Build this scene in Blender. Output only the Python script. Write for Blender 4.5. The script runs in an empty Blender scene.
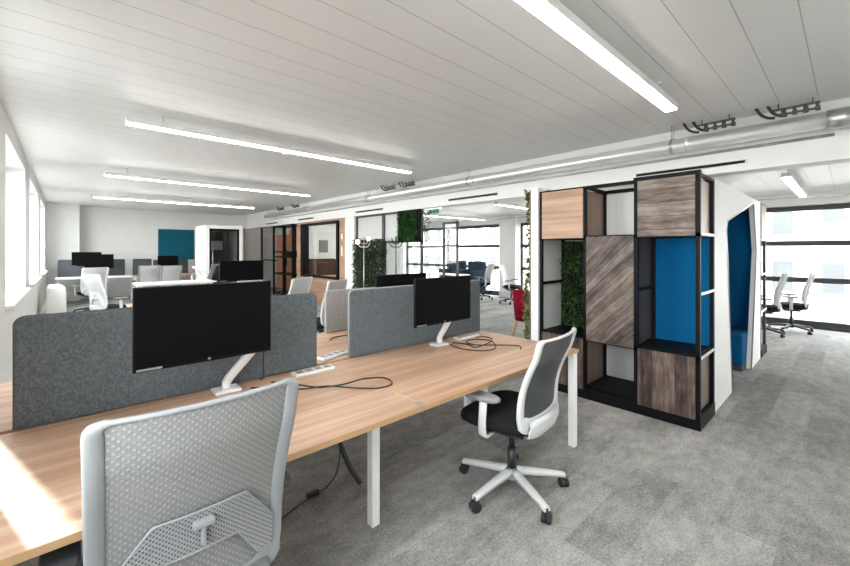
import bpy, bmesh, math, random
from mathutils import Vector, Matrix
random.seed(7)
R = math.radians
C = bpy.context.scene.collection

# ------------------------------------------------------------------ materials
def new_mat(name):
    m = bpy.data.materials.new(name); m.use_nodes = True
    nt = m.node_tree; b = nt.nodes['Principled BSDF']
    return m, nt, b
def N(nt, t, **kw):
    n = nt.nodes.new(t)
    for k, v in kw.items(): setattr(n, k, v)
    return n
def L(nt, a, b): nt.links.new(a, b)
def ramp(nt, fac, stops):
    r = N(nt, 'ShaderNodeValToRGB'); e = r.color_ramp.elements
    while len(e) < len(stops): e.new(0.5)
    for i, (p, c) in enumerate(stops): e[i].position = p; e[i].color = (*c, 1)
    L(nt, fac, r.inputs[0]); return r.outputs[0]
def coords(nt, scale=(1,1,1), rot=(0,0,0), kind='Object'):
    t = N(nt, 'ShaderNodeTexCoord'); m = N(nt, 'ShaderNodeMapping')
    m.inputs['Scale'].default_value = scale; m.inputs['Rotation'].default_value = rot
    L(nt, t.outputs[kind], m.inputs[0]); return m.outputs[0]
def bump(nt, b, h, strength=.2, dist=.01):
    n = N(nt, 'ShaderNodeBump'); n.inputs['Strength'].default_value = strength; n.inputs['Distance'].default_value = dist
    L(nt, h, n.inputs['Height']); L(nt, n.outputs[0], b.inputs['Normal'])
def plain(name, col, rough=.5, metal=0, var=.04, scale=6, spec=.5):
    m, nt, b = new_mat(name)
    no = N(nt, 'ShaderNodeTexNoise'); no.inputs['Scale'].default_value = scale; no.inputs['Detail'].default_value = 3
    L(nt, coords(nt), no.inputs['Vector'])
    lo = tuple(max(0, c*(1-var)) for c in col); hi = tuple(min(1, c*(1+var)) for c in col)
    L(nt, ramp(nt, no.outputs['Fac'], [(.3, lo), (.7, hi)]), b.inputs['Base Color'])
    b.inputs['Roughness'].default_value = rough; b.inputs['Metallic'].default_value = metal
    b.inputs['Specular IOR Level'].default_value = spec
    return m
def emit(name, col, s):
    m, nt, b = new_mat(name)
    b.inputs['Base Color'].default_value = (*col, 1); b.inputs['Emission Color'].default_value = (*col, 1)
    b.inputs['Emission Strength'].default_value = s; return m
def wood(name, cols, axis='x', scale=1.0, rough=.42, rot=None):
    """long-grained board; axis = grain direction"""
    m, nt, b = new_mat(name)
    st = 1.1*scale; fi = 22*scale
    sc = {'x': (st, fi, fi), 'y': (fi, st, fi), 'z': (fi, fi, st)}[axis]
    v = coords(nt, sc, rot or (0,0,0))
    a = N(nt, 'ShaderNodeTexNoise'); a.inputs['Scale'].default_value = 1; a.inputs['Detail'].default_value = 6; a.inputs['Roughness'].default_value = .62
    L(nt, v, a.inputs['Vector'])
    c2 = N(nt, 'ShaderNodeTexNoise'); c2.inputs['Scale'].default_value = .25; c2.inputs['Detail'].default_value = 2
    L(nt, v, c2.inputs['Vector'])
    ad = N(nt, 'ShaderNodeMath', operation='ADD'); ad.inputs[1].default_value = 0
    mu = N(nt, 'ShaderNodeMath', operation='MULTIPLY'); mu.inputs[1].default_value = .5
    L(nt, a.outputs['Fac'], ad.inputs[0]); L(nt, c2.outputs['Fac'], ad.inputs[1]); L(nt, ad.outputs[0], mu.inputs[0])
    n = len(cols); stops = [(.34+.32*i/(n-1), cols[i]) for i in range(n)]
    L(nt, ramp(nt, mu.outputs[0], stops), b.inputs['Base Color'])
    b.inputs['Roughness'].default_value = rough
    bump(nt, b, a.outputs['Fac'], .08, .002)
    return m
def fabric(name, c1, c2, scale=260, bs=.5):
    m, nt, b = new_mat(name)
    no = N(nt, 'ShaderNodeTexNoise'); no.inputs['Scale'].default_value = scale; no.inputs['Detail'].default_value = 2
    L(nt, coords(nt), no.inputs['Vector'])
    n2 = N(nt, 'ShaderNodeTexNoise'); n2.inputs['Scale'].default_value = scale*.25; n2.inputs['Detail'].default_value = 3
    L(nt, coords(nt, (1,1,.7)), n2.inputs['Vector'])
    mx = N(nt, 'ShaderNodeMath', operation='ADD'); L(nt, no.outputs['Fac'], mx.inputs[0]); L(nt, n2.outputs['Fac'], mx.inputs[1])
    mu = N(nt, 'ShaderNodeMath', operation='MULTIPLY'); mu.inputs[1].default_value = .5; L(nt, mx.outputs[0], mu.inputs[0])
    L(nt, ramp(nt, mu.outputs[0], [(.4, c1), (.62, c2)]), b.inputs['Base Color'])
    b.inputs['Roughness'].default_value = .95; b.inputs['Specular IOR Level'].default_value = .15
    bump(nt, b, mu.outputs[0], bs, .003)
    return m
def glass(name, tint=(1,1,1), refl=.08, rough=.02):
    m = bpy.data.materials.new(name); m.use_nodes = True; nt = m.node_tree; nt.nodes.clear()
    o = N(nt, 'ShaderNodeOutputMaterial'); t = N(nt, 'ShaderNodeBsdfTransparent'); g = N(nt, 'ShaderNodeBsdfGlossy')
    t.inputs[0].default_value = (*tint, 1); g.inputs['Roughness'].default_value = rough
    f = N(nt, 'ShaderNodeLayerWeight'); f.inputs['Blend'].default_value = .5
    pw = N(nt, 'ShaderNodeMath', operation='POWER'); pw.inputs[1].default_value = 5; L(nt, f.outputs['Facing'], pw.inputs[0])
    mx = N(nt, 'ShaderNodeMixShader'); mu = N(nt, 'ShaderNodeMath', operation='MULTIPLY_ADD'); mu.inputs[1].default_value = .7; mu.inputs[2].default_value = refl*.5
    L(nt, pw.outputs[0], mu.inputs[0]); L(nt, mu.outputs[0], mx.inputs[0]); L(nt, t.outputs[0], mx.inputs[1]); L(nt, g.outputs[0], mx.inputs[2])
    L(nt, mx.outputs[0], o.inputs[0]); return m
def frosted(name, col, alpha):
    m, nt, b = new_mat(name)
    t = N(nt, 'ShaderNodeBsdfTransparent'); mx = N(nt, 'ShaderNodeMixShader'); mx.inputs[0].default_value = alpha
    b.inputs['Base Color'].default_value = (*col, 1); b.inputs['Roughness'].default_value = .4
    o = nt.nodes['Material Output']
    L(nt, t.outputs[0], mx.inputs[1]); L(nt, b.outputs[0], mx.inputs[2]); L(nt, mx.outputs[0], o.inputs[0]); return m
def dotted(name, base, dot, pitch=.0115, rad=.30, alpha=0.0, rough=.6, diag=True, hole=False):
    """woven / perforated sheet in the local x-z plane: staggered dots"""
    m, nt, b = new_mat(name)
    v = coords(nt, (1/pitch,)*3, (0, R(45) if diag else 0, 0))
    fr = N(nt, 'ShaderNodeVectorMath', operation='FRACTION'); L(nt, v, fr.inputs[0])
    sp = N(nt, 'ShaderNodeSeparateXYZ'); L(nt, fr.outputs[0], sp.inputs[0])
    cb = N(nt, 'ShaderNodeCombineXYZ'); L(nt, sp.outputs[0], cb.inputs[0]); L(nt, sp.outputs[2], cb.inputs[2])
    cb.inputs[1].default_value = 0
    ds = N(nt, 'ShaderNodeVectorMath', operation='DISTANCE'); ds.inputs[1].default_value = (.5, 0, .5); L(nt, cb.outputs[0], ds.inputs[0])
    rp = ramp(nt, ds.outputs['Value'], [(rad-.07, (1,1,1)), (rad+.07, (0,0,0))])
    mx = N(nt, 'ShaderNodeMix', data_type='RGBA'); mx.inputs[6].default_value = (*base,1); mx.inputs[7].default_value = (*dot,1)
    L(nt, rp, mx.inputs[0]); L(nt, mx.outputs[2], b.inputs['Base Color']); b.inputs['Roughness'].default_value = rough
    bump(nt, b, rp, .5 if not hole else -.5 if False else .4, .002)
    if alpha > 0:
        t = N(nt, 'ShaderNodeBsdfTransparent'); ms = N(nt, 'ShaderNodeMixShader'); o = nt.nodes['Material Output']
        if hole:
            mu = N(nt, 'ShaderNodeMath', operation='MULTIPLY'); mu.inputs[1].default_value = alpha; L(nt, rp, mu.inputs[0]); L(nt, mu.outputs[0], ms.inputs[0])
        else: ms.inputs[0].default_value = alpha
        L(nt, b.outputs[0], ms.inputs[1]); L(nt, t.outputs[0], ms.inputs[2]); L(nt, ms.outputs[0], o.inputs[0])
    return m

M = {}
M['white_plastic'] = plain('white_plastic', (.72,.72,.71), .35)
M['chair_grey'] = plain('chair_grey_plastic', (.25,.258,.266), .45)
M['chair_white'] = plain('chair_white_plastic', (.62,.62,.61), .4)
M['black_plastic'] = plain('black_plastic', (.018,.018,.02), .45)
M['dark_pad'] = plain('dark_arm_pad', (.035,.036,.04), .6)
M['grey_pad'] = plain('grey_arm_pad', (.22,.22,.22), .55)
M['seat_fabric'] = fabric('seat_fabric', (.008,.008,.009), (.022,.022,.024), 400)
M['mesh_light'] = dotted('mesh_light', (.21,.21,.205), (.30,.30,.292), .0140, .27, .04)
M['mesh_mid'] = dotted('mesh_mid', (.48,.48,.48), (.6,.6,.6), .0105, .27, .12)
M['mesh_dark'] = dotted('mesh_dark', (.045,.05,.057), (.10,.11,.12), .007, .3, .22)
M['lumbar'] = dotted('lumbar_perforated', (.28,.285,.29), (.05,.05,.05), .0100, .27, .0, .4)
M['screen'] = plain('monitor_screen', (.003,.003,.0035), .5, spec=.05, var=.01)
M['bezel'] = plain('monitor_bezel', (.004,.004,.0045), .5, spec=.1)
M['silver'] = plain('silver_trim', (.55,.55,.56), .3, .8)
M['oak'] = wood('oak_laminate', [(.33,.185,.115), (.47,.295,.195), (.62,.42,.295)], 'x', 1.1)
M['oak_edge'] = wood('oak_edge', [(.36,.22,.11), (.46,.29,.15)], 'x', 1.2)
M['oak_box'] = wood('oak_box', [(.24,.135,.088), (.36,.22,.145), (.46,.30,.205)], 'y', 1.0)
M['divider'] = fabric('divider_felt', (.068,.08,.088), (.138,.154,.165), 480, .25)
M['divider_light'] = fabric('divider_felt_light', (.30,.30,.30), (.42,.42,.41), 210, .5)
M['divider_dark'] = fabric('divider_felt_dark', (.05,.055,.06), (.09,.095,.10), 210, .5)
M['metal_dark'] = plain('dark_steel', (.003,.003,.004), .55, spec=.15)
M['metal_frame'] = plain('partition_frame', (.03,.028,.027), .45)
M['white_paint'] = plain('white_paint', (.80,.80,.785), .55, var=.02)
M['wall_paint'] = plain('wall_paint', (.74,.735,.715), .7, var=.02, scale=2)
M['grey_panel'] = wood('grey_panel', [(.48,.49,.48), (.56,.57,.56)], 'z', 1.2, .5)
M['blue'] = fabric('blue_felt', (.0,.075,.20), (.003,.11,.265), 300, .3)
M['teal'] = fabric('teal_felt', (.008,.085,.135), (.015,.12,.18), 200, .2)
M['duct'] = plain('galvanised_duct', (.95,.95,.95), .3, .7)
M['bracket_metal'] = plain('bracket_metal', (.10,.095,.09), .4, .5)
M['steel'] = plain('brushed_steel', (.5,.5,.5), .35, .9)
M['glass'] = glass('window_glass', (.97,.985,.98), .05)
M['glass2'] = glass('partition_glass', (.93,.95,.94), .06)
M['frost'] = frosted('frosted_glass', (.62,.63,.62), .55)
M['light'] = emit('light_diffuser', (1,.975,.94), 17)
M['light_soft'] = emit('light_diffuser_soft', (1,.975,.94), 7)
M['added_room_light'] = emit('added_room_diffuser', (1,.975,.94), 60)
M['bulb'] = emit('warm_bulb', (1,.8,.6), 4)
M['exit'] = emit('exit_green', (.01,.22,.08), .5)
M['red'] = fabric('red_felt', (.15,.003,.012), (.23,.006,.02), 300, .3)
M['sofa_blue'] = fabric('sofa_blue', (.02,.035,.06), (.04,.065,.10), 200, .3)
M['sofa_brown'] = fabric('sofa_brown', (.06,.03,.025), (.11,.06,.05), 200, .3)
M['beech'] = wood('beech_leg', [(.45,.22,.10), (.55,.30,.15)], 'z', 2)
M['orange_wood'] = wood('orange_wood', [(.42,.17,.08), (.60,.27,.13)], 'y', .8)
M['pot'] = plain('dark_pot', (.05,.05,.05), .6)
M['foot'] = plain('pod_plinth', (.06,.06,.06), .6)

def rustic(name, cols, rot=0.0, pitch=.085):
    """reclaimed planks in the y-z plane; rot turns the plank direction from horizontal"""
    m, nt, b = new_mat(name)
    v = coords(nt, (1,1,1), (R(rot), 0, 0))
    sp = N(nt, 'ShaderNodeSeparateXYZ'); L(nt, v, sp.inputs[0])
    dv = N(nt, 'ShaderNodeMath', operation='DIVIDE'); dv.inputs[1].default_value = pitch; L(nt, sp.outputs[2], dv.inputs[0])
    fl = N(nt, 'ShaderNodeMath', operation='FLOOR'); L(nt, dv.outputs[0], fl.inputs[0])
    wn = N(nt, 'ShaderNodeTexWhiteNoise', noise_dimensions='1D'); L(nt, fl.outputs[0], wn.inputs['W'])
    mp = N(nt, 'ShaderNodeMapping'); mp.inputs['Scale'].default_value = (3, 3.2, 26); L(nt, v, mp.inputs[0])
    of = N(nt, 'ShaderNodeVectorMath', operation='ADD'); L(nt, mp.outputs[0], of.inputs[0])
    cb = N(nt, 'ShaderNodeCombineXYZ'); ml = N(nt, 'ShaderNodeMath', operation='MULTIPLY'); ml.inputs[1].default_value = 30
    L(nt, wn.outputs['Value'], ml.inputs[0]); L(nt, ml.outputs[0], cb.inputs[1]); L(nt, cb.outputs[0], of.inputs[1])
    no = N(nt, 'ShaderNodeTexNoise'); no.inputs['Scale'].default_value = 1; no.inputs['Detail'].default_value = 8; no.inputs['Roughness'].default_value = .7
    L(nt, of.outputs[0], no.inputs['Vector'])
    n3 = N(nt, 'ShaderNodeTexNoise'); n3.inputs['Scale'].default_value = 7; n3.inputs['Detail'].default_value = 4; L(nt, v, n3.inputs['Vector'])
    s1 = N(nt, 'ShaderNodeMath', operation='MULTIPLY_ADD'); s1.inputs[1].default_value = .22; L(nt, wn.outputs['Value'], s1.inputs[0]); L(nt, no.outputs['Fac'], s1.inputs[2])
    s2 = N(nt, 'ShaderNodeMath', operation='MULTIPLY_ADD'); s2.inputs[1].default_value = .35; L(nt, n3.outputs['Fac'], s2.inputs[0]); L(nt, s1.outputs[0], s2.inputs[2])
    n = len(cols); stops = [(.60+.5*i/(n-1)*.72, cols[i]) for i in range(n)]
    fr = N(nt, 'ShaderNodeMath', operation='FRACT'); L(nt, dv.outputs[0], fr.inputs[0])
    gap = ramp(nt, fr.outputs[0], [(.0, (.3,.3,.3)), (.045, (1,1,1)), (.955, (1,1,1)), (1, (.3,.3,.3))])
    mx = N(nt, 'ShaderNodeMix', data_type='RGBA', blend_type='MULTIPLY'); mx.inputs[0].default_value = 1
    L(nt, ramp(nt, s2.outputs[0], stops), mx.inputs[6]); L(nt, gap, mx.inputs[7])
    L(nt, mx.outputs[2], b.inputs['Base Color']); b.inputs['Roughness'].default_value = .6
    bump(nt, b, s1.outputs[0], .2, .004); return m
M['rustic_h'] = rustic('reclaimed_wood_level', [(.03,.02,.016),(.075,.051,.041),(.125,.096,.08),(.20,.165,.142)], 0, .12)
M['rustic_d'] = rustic('reclaimed_wood_diagonal', [(.025,.018,.015),(.07,.05,.041),(.12,.092,.076),(.20,.16,.135)], 45, .075)
M['rustic_v'] = rustic('reclaimed_wood_upright', [(.022,.013,.010),(.062,.038,.029),(.11,.075,.058),(.18,.13,.105)], 90, .09)
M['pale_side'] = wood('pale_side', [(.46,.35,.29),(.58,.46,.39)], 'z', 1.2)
M['brown_side'] = wood('brown_side', [(.16,.105,.08),(.24,.17,.135)], 'z', 1.2)
M['dark_side'] = wood('dark_side', [(.035,.028,.025),(.09,.07,.06)], 'z', 1)

def carpet():
    m, nt, b = new_mat('carpet_tiles')
    v = coords(nt)
    sc = N(nt, 'ShaderNodeVectorMath', operation='DIVIDE'); sc.inputs[1].default_value = (1.0,.25,1); L(nt, v, sc.inputs[0])
    # stagger the planks row by row
    sp = N(nt, 'ShaderNodeSeparateXYZ'); L(nt, sc.outputs[0], sp.inputs[0])
    fy = N(nt, 'ShaderNodeMath', operation='FLOOR'); L(nt, sp.outputs[1], fy.inputs[0])
    ml = N(nt, 'ShaderNodeMath', operation='MULTIPLY_ADD'); ml.inputs[1].default_value = .37; L(nt, fy.outputs[0], ml.inputs[0]); L(nt, sp.outputs[0], ml.inputs[2])
    cb = N(nt, 'ShaderNodeCombineXYZ'); L(nt, ml.outputs[0], cb.inputs[0]); L(nt, sp.outputs[1], cb.inputs[1])
    fl = N(nt, 'ShaderNodeVectorMath', operation='FLOOR'); L(nt, cb.outputs[0], fl.inputs[0])
    wn = N(nt, 'ShaderNodeTexWhiteNoise', noise_dimensions='3D'); L(nt, fl.outputs[0], wn.inputs['Vector'])
    def noise(s, d, mv=(1,1,1)):
        n = N(nt, 'ShaderNodeTexNoise'); n.inputs['Scale'].default_value = s; n.inputs['Detail'].default_value = d; n.inputs['Roughness'].default_value = .65
        L(nt, coords(nt, mv), n.inputs['Vector']); return n.outputs['Fac']
    a = noise(2.2, 6, (.45,1,1)); f = noise(75, 4); g = noise(13, 5, (.6,1,1)); big = noise(.9, 3)
    def mad(x, k, y):
        n = N(nt, 'ShaderNodeMath', operation='MULTIPLY_ADD'); n.inputs[1].default_value = k; L(nt, x, n.inputs[0])
        if y is None: n.inputs[2].default_value = 0
        else: L(nt, y, n.inputs[2])
        return n.outputs[0]
    s = mad(wn.outputs['Value'], .085, None); s = mad(a, .28, s); s = mad(f, .40, s); s = mad(g, .26, s); s = mad(big, .12, s)
    L(nt, ramp(nt, s, [(.40, (.085,.083,.08)), (.54, (.235,.229,.217)), (.68, (.42,.41,.39))]), b.inputs['Base Color'])
    b.inputs['Roughness'].default_value = .92; b.inputs['Specular IOR Level'].default_value = .2
    bump(nt, b, f, .6, .006); return m
M['carpet'] = carpet()
def ceiling_mat():
    m, nt, b = new_mat('ceiling_planks')
    sp = N(nt, 'ShaderNodeSeparateXYZ'); L(nt, coords(nt), sp.inputs[0])
    dv = N(nt, 'ShaderNodeMath', operation='DIVIDE'); dv.inputs[1].default_value = .25
    sh = N(nt, 'ShaderNodeMath', operation='SUBTRACT'); sh.inputs[1].default_value = .19; L(nt, sp.outputs[1], sh.inputs[0]); L(nt, sh.outputs[0], dv.inputs[0])
    fr = N(nt, 'ShaderNodeMath', operation='FRACT'); L(nt, dv.outputs[0], fr.inputs[0])
    c = ramp(nt, fr.outputs[0], [(.0, (.36,.36,.35)), (.014, (.36,.36,.35)), (.024, (.78,.775,.76)), (1, (.78,.775,.76))])
    L(nt, c, b.inputs['Base Color']); b.inputs['Roughness'].default_value = .38; b.inputs['Specular IOR Level'].default_value = .4
    bump(nt, b, c, .6, .004); return m
M['ceiling'] = ceiling_mat()
def foliage(name, c1, c2, c3):
    m, nt, b = new_mat(name)
    no = N(nt, 'ShaderNodeTexNoise'); no.inputs['Scale'].default_value = 9; no.inputs['Detail'].default_value = 3
    L(nt, coords(nt), no.inputs['Vector'])
    L(nt, ramp(nt, no.outputs['Fac'], [(.35, c1), (.5, c2), (.68, c3)]), b.inputs['Base Color'])
    b.inputs['Roughness'].default_value = .5; return m
M['leaf'] = foliage('leaf_green', (.01,.03,.008), (.02,.06,.014), (.08,.15,.03))
M['leaf_dark'] = foliage('leaf_dark', (.008,.016,.007), (.014,.03,.011), (.03,.06,.02))
M['leaf_ivy'] = foliage('leaf_ivy', (.03,.055,.012), (.09,.12,.025), (.22,.22,.05))
M['moss'] = foliage('moss_bright', (.004,.018,.004), (.01,.05,.01), (.07,.26,.035))
M['asphalt'] = plain('street_asphalt', (.10,.10,.10), .9, scale=.3)
M['facade'] = plain('facade_stone', (.55,.53,.5), .9, var=.06, scale=.5)
M['facade_glass'] = plain('facade_windows', (.09,.096,.10), .6, spec=.1)

# ------------------------------------------------------------------ mesh builder
class MB:
    def __init__(s): s.bm = bmesh.new()
    def box(s, x0, x1, y0, y1, z0, z1, bev=0, seg=2, mat=0):
        t = bmesh.new(); bmesh.ops.create_cube(t, size=1)
        for v in t.verts: v.co = Vector(((x0+x1)/2+v.co.x*(x1-x0), (y0+y1)/2+v.co.y*(y1-y0), (z0+z1)/2+v.co.z*(z1-z0)))
        if bev: bmesh.ops.bevel(t, geom=list(t.edges), offset=bev, segments=seg, profile=.5, affect='EDGES')
        s.merge(t, mat); return s
    def merge(s, t, mat=0, mtx=None):
        mp = {}
        for v in t.verts: mp[v] = s.bm.verts.new(mtx @ v.co if mtx else v.co)
        for f in t.faces:
            try: nf = s.bm.faces.new([mp[v] for v in f.verts]); nf.material_index = mat; nf.smooth = f.smooth
            except ValueError: pass
        t.free()
    def rings(s, rings, closed=True, caps=True, smooth=True, mat=0):
        """list of rings (lists of Vector) skinned together"""
        vs = [[s.bm.verts.new(p) for p in r] for r in rings]
        n = len(rings[0])
        for a, b in zip(vs[:-1], vs[1:]):
            for i in range(n):
                j = (i+1) % n
                f = s.bm.faces.new((a[i], a[j], b[j], b[i])); f.smooth = smooth; f.material_index = mat
        if closed:
            a, b = vs[-1], vs[0]
            for i in range(n):
                j = (i+1) % n
                f = s.bm.faces.new((a[i], a[j], b[j], b[i])); f.smooth = smooth; f.material_index = mat
        elif caps:
            f = s.bm.faces.new(vs[0][::-1]); f.material_index = mat
            f = s.bm.faces.new(vs[-1]); f.material_index = mat
        return s
    def cyl(s, p0, p1, r, r1=None, n=16, mat=0):
        p0, p1 = Vector(p0), Vector(p1); r1 = r if r1 is None else r1
        d = (p1-p0).normalized(); a = d.orthogonal().normalized(); b = d.cross(a)
        rr = lambda p, q: [p+(a*math.cos(2*math.pi*i/n)+b*math.sin(2*math.pi*i/n))*q for i in range(n)]
        return s.rings([rr(p0, r), rr(p1, r1)], closed=False, mat=mat)
    def tube(s, pts, r, n=8, mat=0, closed=False):
        pts = [Vector(p) for p in pts]; rr = []
        d = (pts[1]-pts[0]).normalized(); a = d.orthogonal().normalized()
        m = len(pts)
        for i, p in enumerate(pts):
            if closed: t = (pts[(i+1) % m]-pts[i-1]).normalized()
            else: t = (pts[min(i+1, m-1)]-pts[max(i-1, 0)]).normalized()
            a = (a - t*a.dot(t)).normalized(); b = t.cross(a)
            q = r(i/(m-1)) if callable(r) else r
            rr.append([p+(a*math.cos(2*math.pi*k/n)+b*math.sin(2*math.pi*k/n))*q for k in range(n)])
        return s.rings(rr, closed=closed, mat=mat)
    def band(s, pts, nrm, wid, thk, closed=False, n=12, mat=0):
        """sweep a flattened oval: wid in the sheet, thk along nrm"""
        pts = [Vector(p) for p in pts]; m = len(pts); rr = []
        for i, p in enumerate(pts):
            if closed: t = (pts[(i+1) % m]-pts[i-1]).normalized()
            else: t = (pts[min(i+1, m-1)]-pts[max(i-1, 0)]).normalized()
            nn = Vector(nrm[i]) if isinstance(nrm, list) else Vector(nrm)
            nn = (nn - t*nn.dot(t)).normalized(); b = t.cross(nn)
            w = wid[i] if isinstance(wid, list) else wid; h = thk[i] if isinstance(thk, list) else thk
            ring = []
            for k in range(n):
                c, q = math.cos(2*math.pi*k/n), math.sin(2*math.pi*k/n)
                e = .6
                ring.append(p + b*(w/2*math.copysign(abs(c)**e, c)) + nn*(h/2*math.copysign(abs(q)**e, q)))
            rr.append(ring)
        return s.rings(rr, closed=closed, mat=mat)
    def prism(s, outline, depth, frame, bev=0, seg=2, mat=0):
        """outline of 2-D points extruded by depth; frame(u,v,w) -> Vector"""
        t = bmesh.new()
        a = [t.verts.new(frame(u, v, 0)) for u, v in outline]; b = [t.verts.new(frame(u, v, depth)) for u, v in outline]
        n = len(outline)
        t.faces.new(a); t.faces.new(b[::-1])
        for i in range(n): t.faces.new((a[i], b[i], b[(i+1) % n], a[(i+1) % n]))
        bmesh.ops.recalc_face_normals(t, faces=list(t.faces))
        if bev:
            bmesh.ops.bevel(t, geom=[e for e in t.edges if abs(e.calc_face_angle(0)) > 1.0], offset=bev, segments=seg, profile=.5, affect='EDGES')
        s.merge(t, mat); return s
    def ball(s, c, r, sc=(1,1,1), u=16, v=10, mat=0):
        t = bmesh.new(); bmesh.ops.create_uvsphere(t, u_segments=u, v_segments=v, radius=r)
        for f in t.faces: f.smooth = True
        s.merge(t, mat, Matrix.Translation(Vector(c)) @ Matrix.Diagonal((*sc, 1))); return s
    def leaf(s, p, d, up, ln, w, mat=0):
        p, d, up = Vector(p), Vector(d).normalized(), Vector(up)
        sd = d.cross(up)
        if sd.length < 1e-3: sd = d.orthogonal()
        sd.normalize(); nn = sd.cross(d)
        a = s.bm.verts.new(p); b1 = s.bm.verts.new(p+d*ln*.45+sd*w/2-nn*ln*.05); b2 = s.bm.verts.new(p+d*ln*.45-sd*w/2-nn*ln*.05)
        m = s.bm.verts.new(p+d*ln*.5+nn*ln*.06); e = s.bm.verts.new(p+d*ln-nn*ln*.12)
        for q in ((a, b1, m), (a, m, b2), (b1, e, m), (m, e, b2)):
            f = s.bm.faces.new(q); f.material_index = mat
    def build(s, name, mats, parent=None, off=None, recalc=True, smooth_angle=True):
        if recalc: bmesh.ops.recalc_face_normals(s.bm, faces=list(s.bm.faces))
        if off is not None:
            for v in s.bm.verts: v.co -= Vector(off)
        me = bpy.data.meshes.new(name); s.bm.to_mesh(me); s.bm.free()
        if not isinstance(mats, (list, tuple)): mats = [mats]
        for m in mats: me.materials.append(M[m] if isinstance(m, str) else m)
        o = bpy.data.objects.new(name, me); C.objects.link(o)
        if parent is not None: o.parent = parent
        return o

def thing(name, label, cat, loc=(0,0,0), rz=0, group=None):
    o = bpy.data.objects.new(name, None); C.objects.link(o); o.empty_display_size = .1
    o.location = loc; o.rotation_euler = (0,0,rz); o['label'] = label; o['category'] = cat
    if group: o['group'] = group
    return o
def tag(o, label, cat, group=None, kind=None):
    o['label'] = label; o['category'] = cat
    if group: o['group'] = group
    if kind: o['kind'] = kind
    return o
def struct(o, label=None, cat=None):
    o['kind'] = 'structure'
    if label: o['label'] = label
    if cat: o['category'] = cat
    return o
def wobj(name, mats, loc, mb, parent=None):
    """mesh built in world coordinates with its origin moved to loc"""
    o = mb.build(name, mats, parent, off=loc)
    if parent is None: o.location = loc
    return o
def kids(o): return [c for c in bpy.data.objects if c.parent == o]
def copy_tree(o, loc, rz=0, label=None, group=None, parent=None):
    c = o.copy(); C.objects.link(c)
    if parent is not None: c.parent = parent
    else:
        c.location = loc; c.rotation_euler = (0,0,rz)
        if label: c['label'] = label
        if group: c['group'] = group
    for k in kids(o): copy_tree(k, None, parent=c)
    return c
def smoothstep(t): return t*t*(3-2*t)
def bez(p, n=24):
    """Catmull-Rom through points"""
    p = [Vector(q) for q in p]; p = [2*p[0]-p[1]]+p+[2*p[-1]-p[-2]]; out = []
    for i in range(1, len(p)-2):
        for k in range(n):
            t = k/n
            out.append(.5*((2*p[i])+(p[i+1]-p[i-1])*t+(2*p[i-1]-5*p[i]+4*p[i+1]-p[i+2])*t*t+(3*p[i]-p[i-1]-3*p[i+1]+p[i+2])*t**3))
    out.append(p[-2]); return out

# ------------------------------------------------------------------ room shell
XL, XR, YN, YF = -.45, 10.5, -4.5, 16.0
CZ = 2.85          # plank ceiling
struct(MB().box(XL-.3, XR+.3, YN-.2, YF+.2, -.12, 0).build('floor', 'carpet'), 'grey mottled carpet tile floor', 'floor')
struct(MB().box(XL-.3, 4.85, YN-.2, YF+.2, CZ, CZ+.12).build('ceiling', 'ceiling'), 'white plank ceiling over the desks', 'ceiling')
struct(MB().box(4.85, 5.2, YN-.2, YF+.2, CZ+.03, CZ+.15).build('trim_1', 'white_paint'), 'white service strip along the ceiling edge', 'ceiling trim')
struct(MB().box(5.45, XR+.3, YN-.2, YF+.2, 2.6, 2.72).build('ceiling', 'ceiling'), 'white lower ceiling by the far windows', 'ceiling')
struct(MB().box(5.2, 5.45, YN, YF, 2.33, 3.0).build('trim_2', 'white_paint'), 'white ceiling beam behind the silver duct', 'beam')
struct(MB().box(XL-.3, XR+.3, YF, YF+.2, 0, 3).build('wall_back', 'wall_paint'), 'pale far end wall', 'wall')
struct(MB().box(XL-.3, XR+.3, YN-.2, YN, 0, 3).build('wall_front', 'wall_paint'), 'pale wall behind the viewer', 'wall')
struct(MB().box(XL, .26, 15.45, YF, 0, CZ).build('trim_3', 'white_paint'), 'white pier in the far left corner', 'pier')
# left wall with deep window openings
WL = [(-3.6,-1.8), (-.4,1.4), (2.9,4.4), (5.6,8.0), (8.9,11.4), (12.3,14.6)]
SILL, HEAD = .92, 2.66
mb = MB(); mb.box(XL-.3, XL, YN, YF, 0, SILL); mb.box(XL-.3, XL, YN, YF, HEAD, 3)
prev = YN
for a, b in WL: mb.box(XL-.3, XL, prev, a, SILL, HEAD); prev = b
mb.box(XL-.3, XL, prev, YF, SILL, HEAD)
struct(mb.build('wall_left', 'wall_paint'), 'white left wall with deep window openings', 'wall')
for i, (a, b) in enumerate(WL):
    w = bpy.data.objects.new('window_%d' % (i+1), None); C.objects.link(w); w.location = (XL-.25, a, SILL); struct(w, 'bright window in the left wall', 'window')
    f = MB(); x0, x1 = XL-.29, XL-.22
    f.box(x0, x1, a, a+.06, SILL, HEAD); f.box(x0, x1, b-.06, b, SILL, HEAD); f.box(x0, x1, a, b, SILL, SILL+.06); f.box(x0, x1, a, b, HEAD-.06, HEAD)
    f.box(x0, x1, (a+b)/2-.025, (a+b)/2+.025, SILL, HEAD)
    f.build('window_frame', 'white_paint', w, off=w.location)
    MB().box(XL-.262, XL-.254, a+.05, b-.05, SILL+.05, HEAD-.05).build('pane', 'glass', w, off=w.location)
    MB().box(XL-.2, XL+.06, a-.05, b+.05, SILL, SILL+.035, .005).build('window_sill', 'white_paint', w, off=w.location)
# perimeter casing under the left windows
struct(MB().box(XL, XL+.12, YN, 15.4, 0, .1, .004).build('baseboard_left', 'white_paint'))
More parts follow.
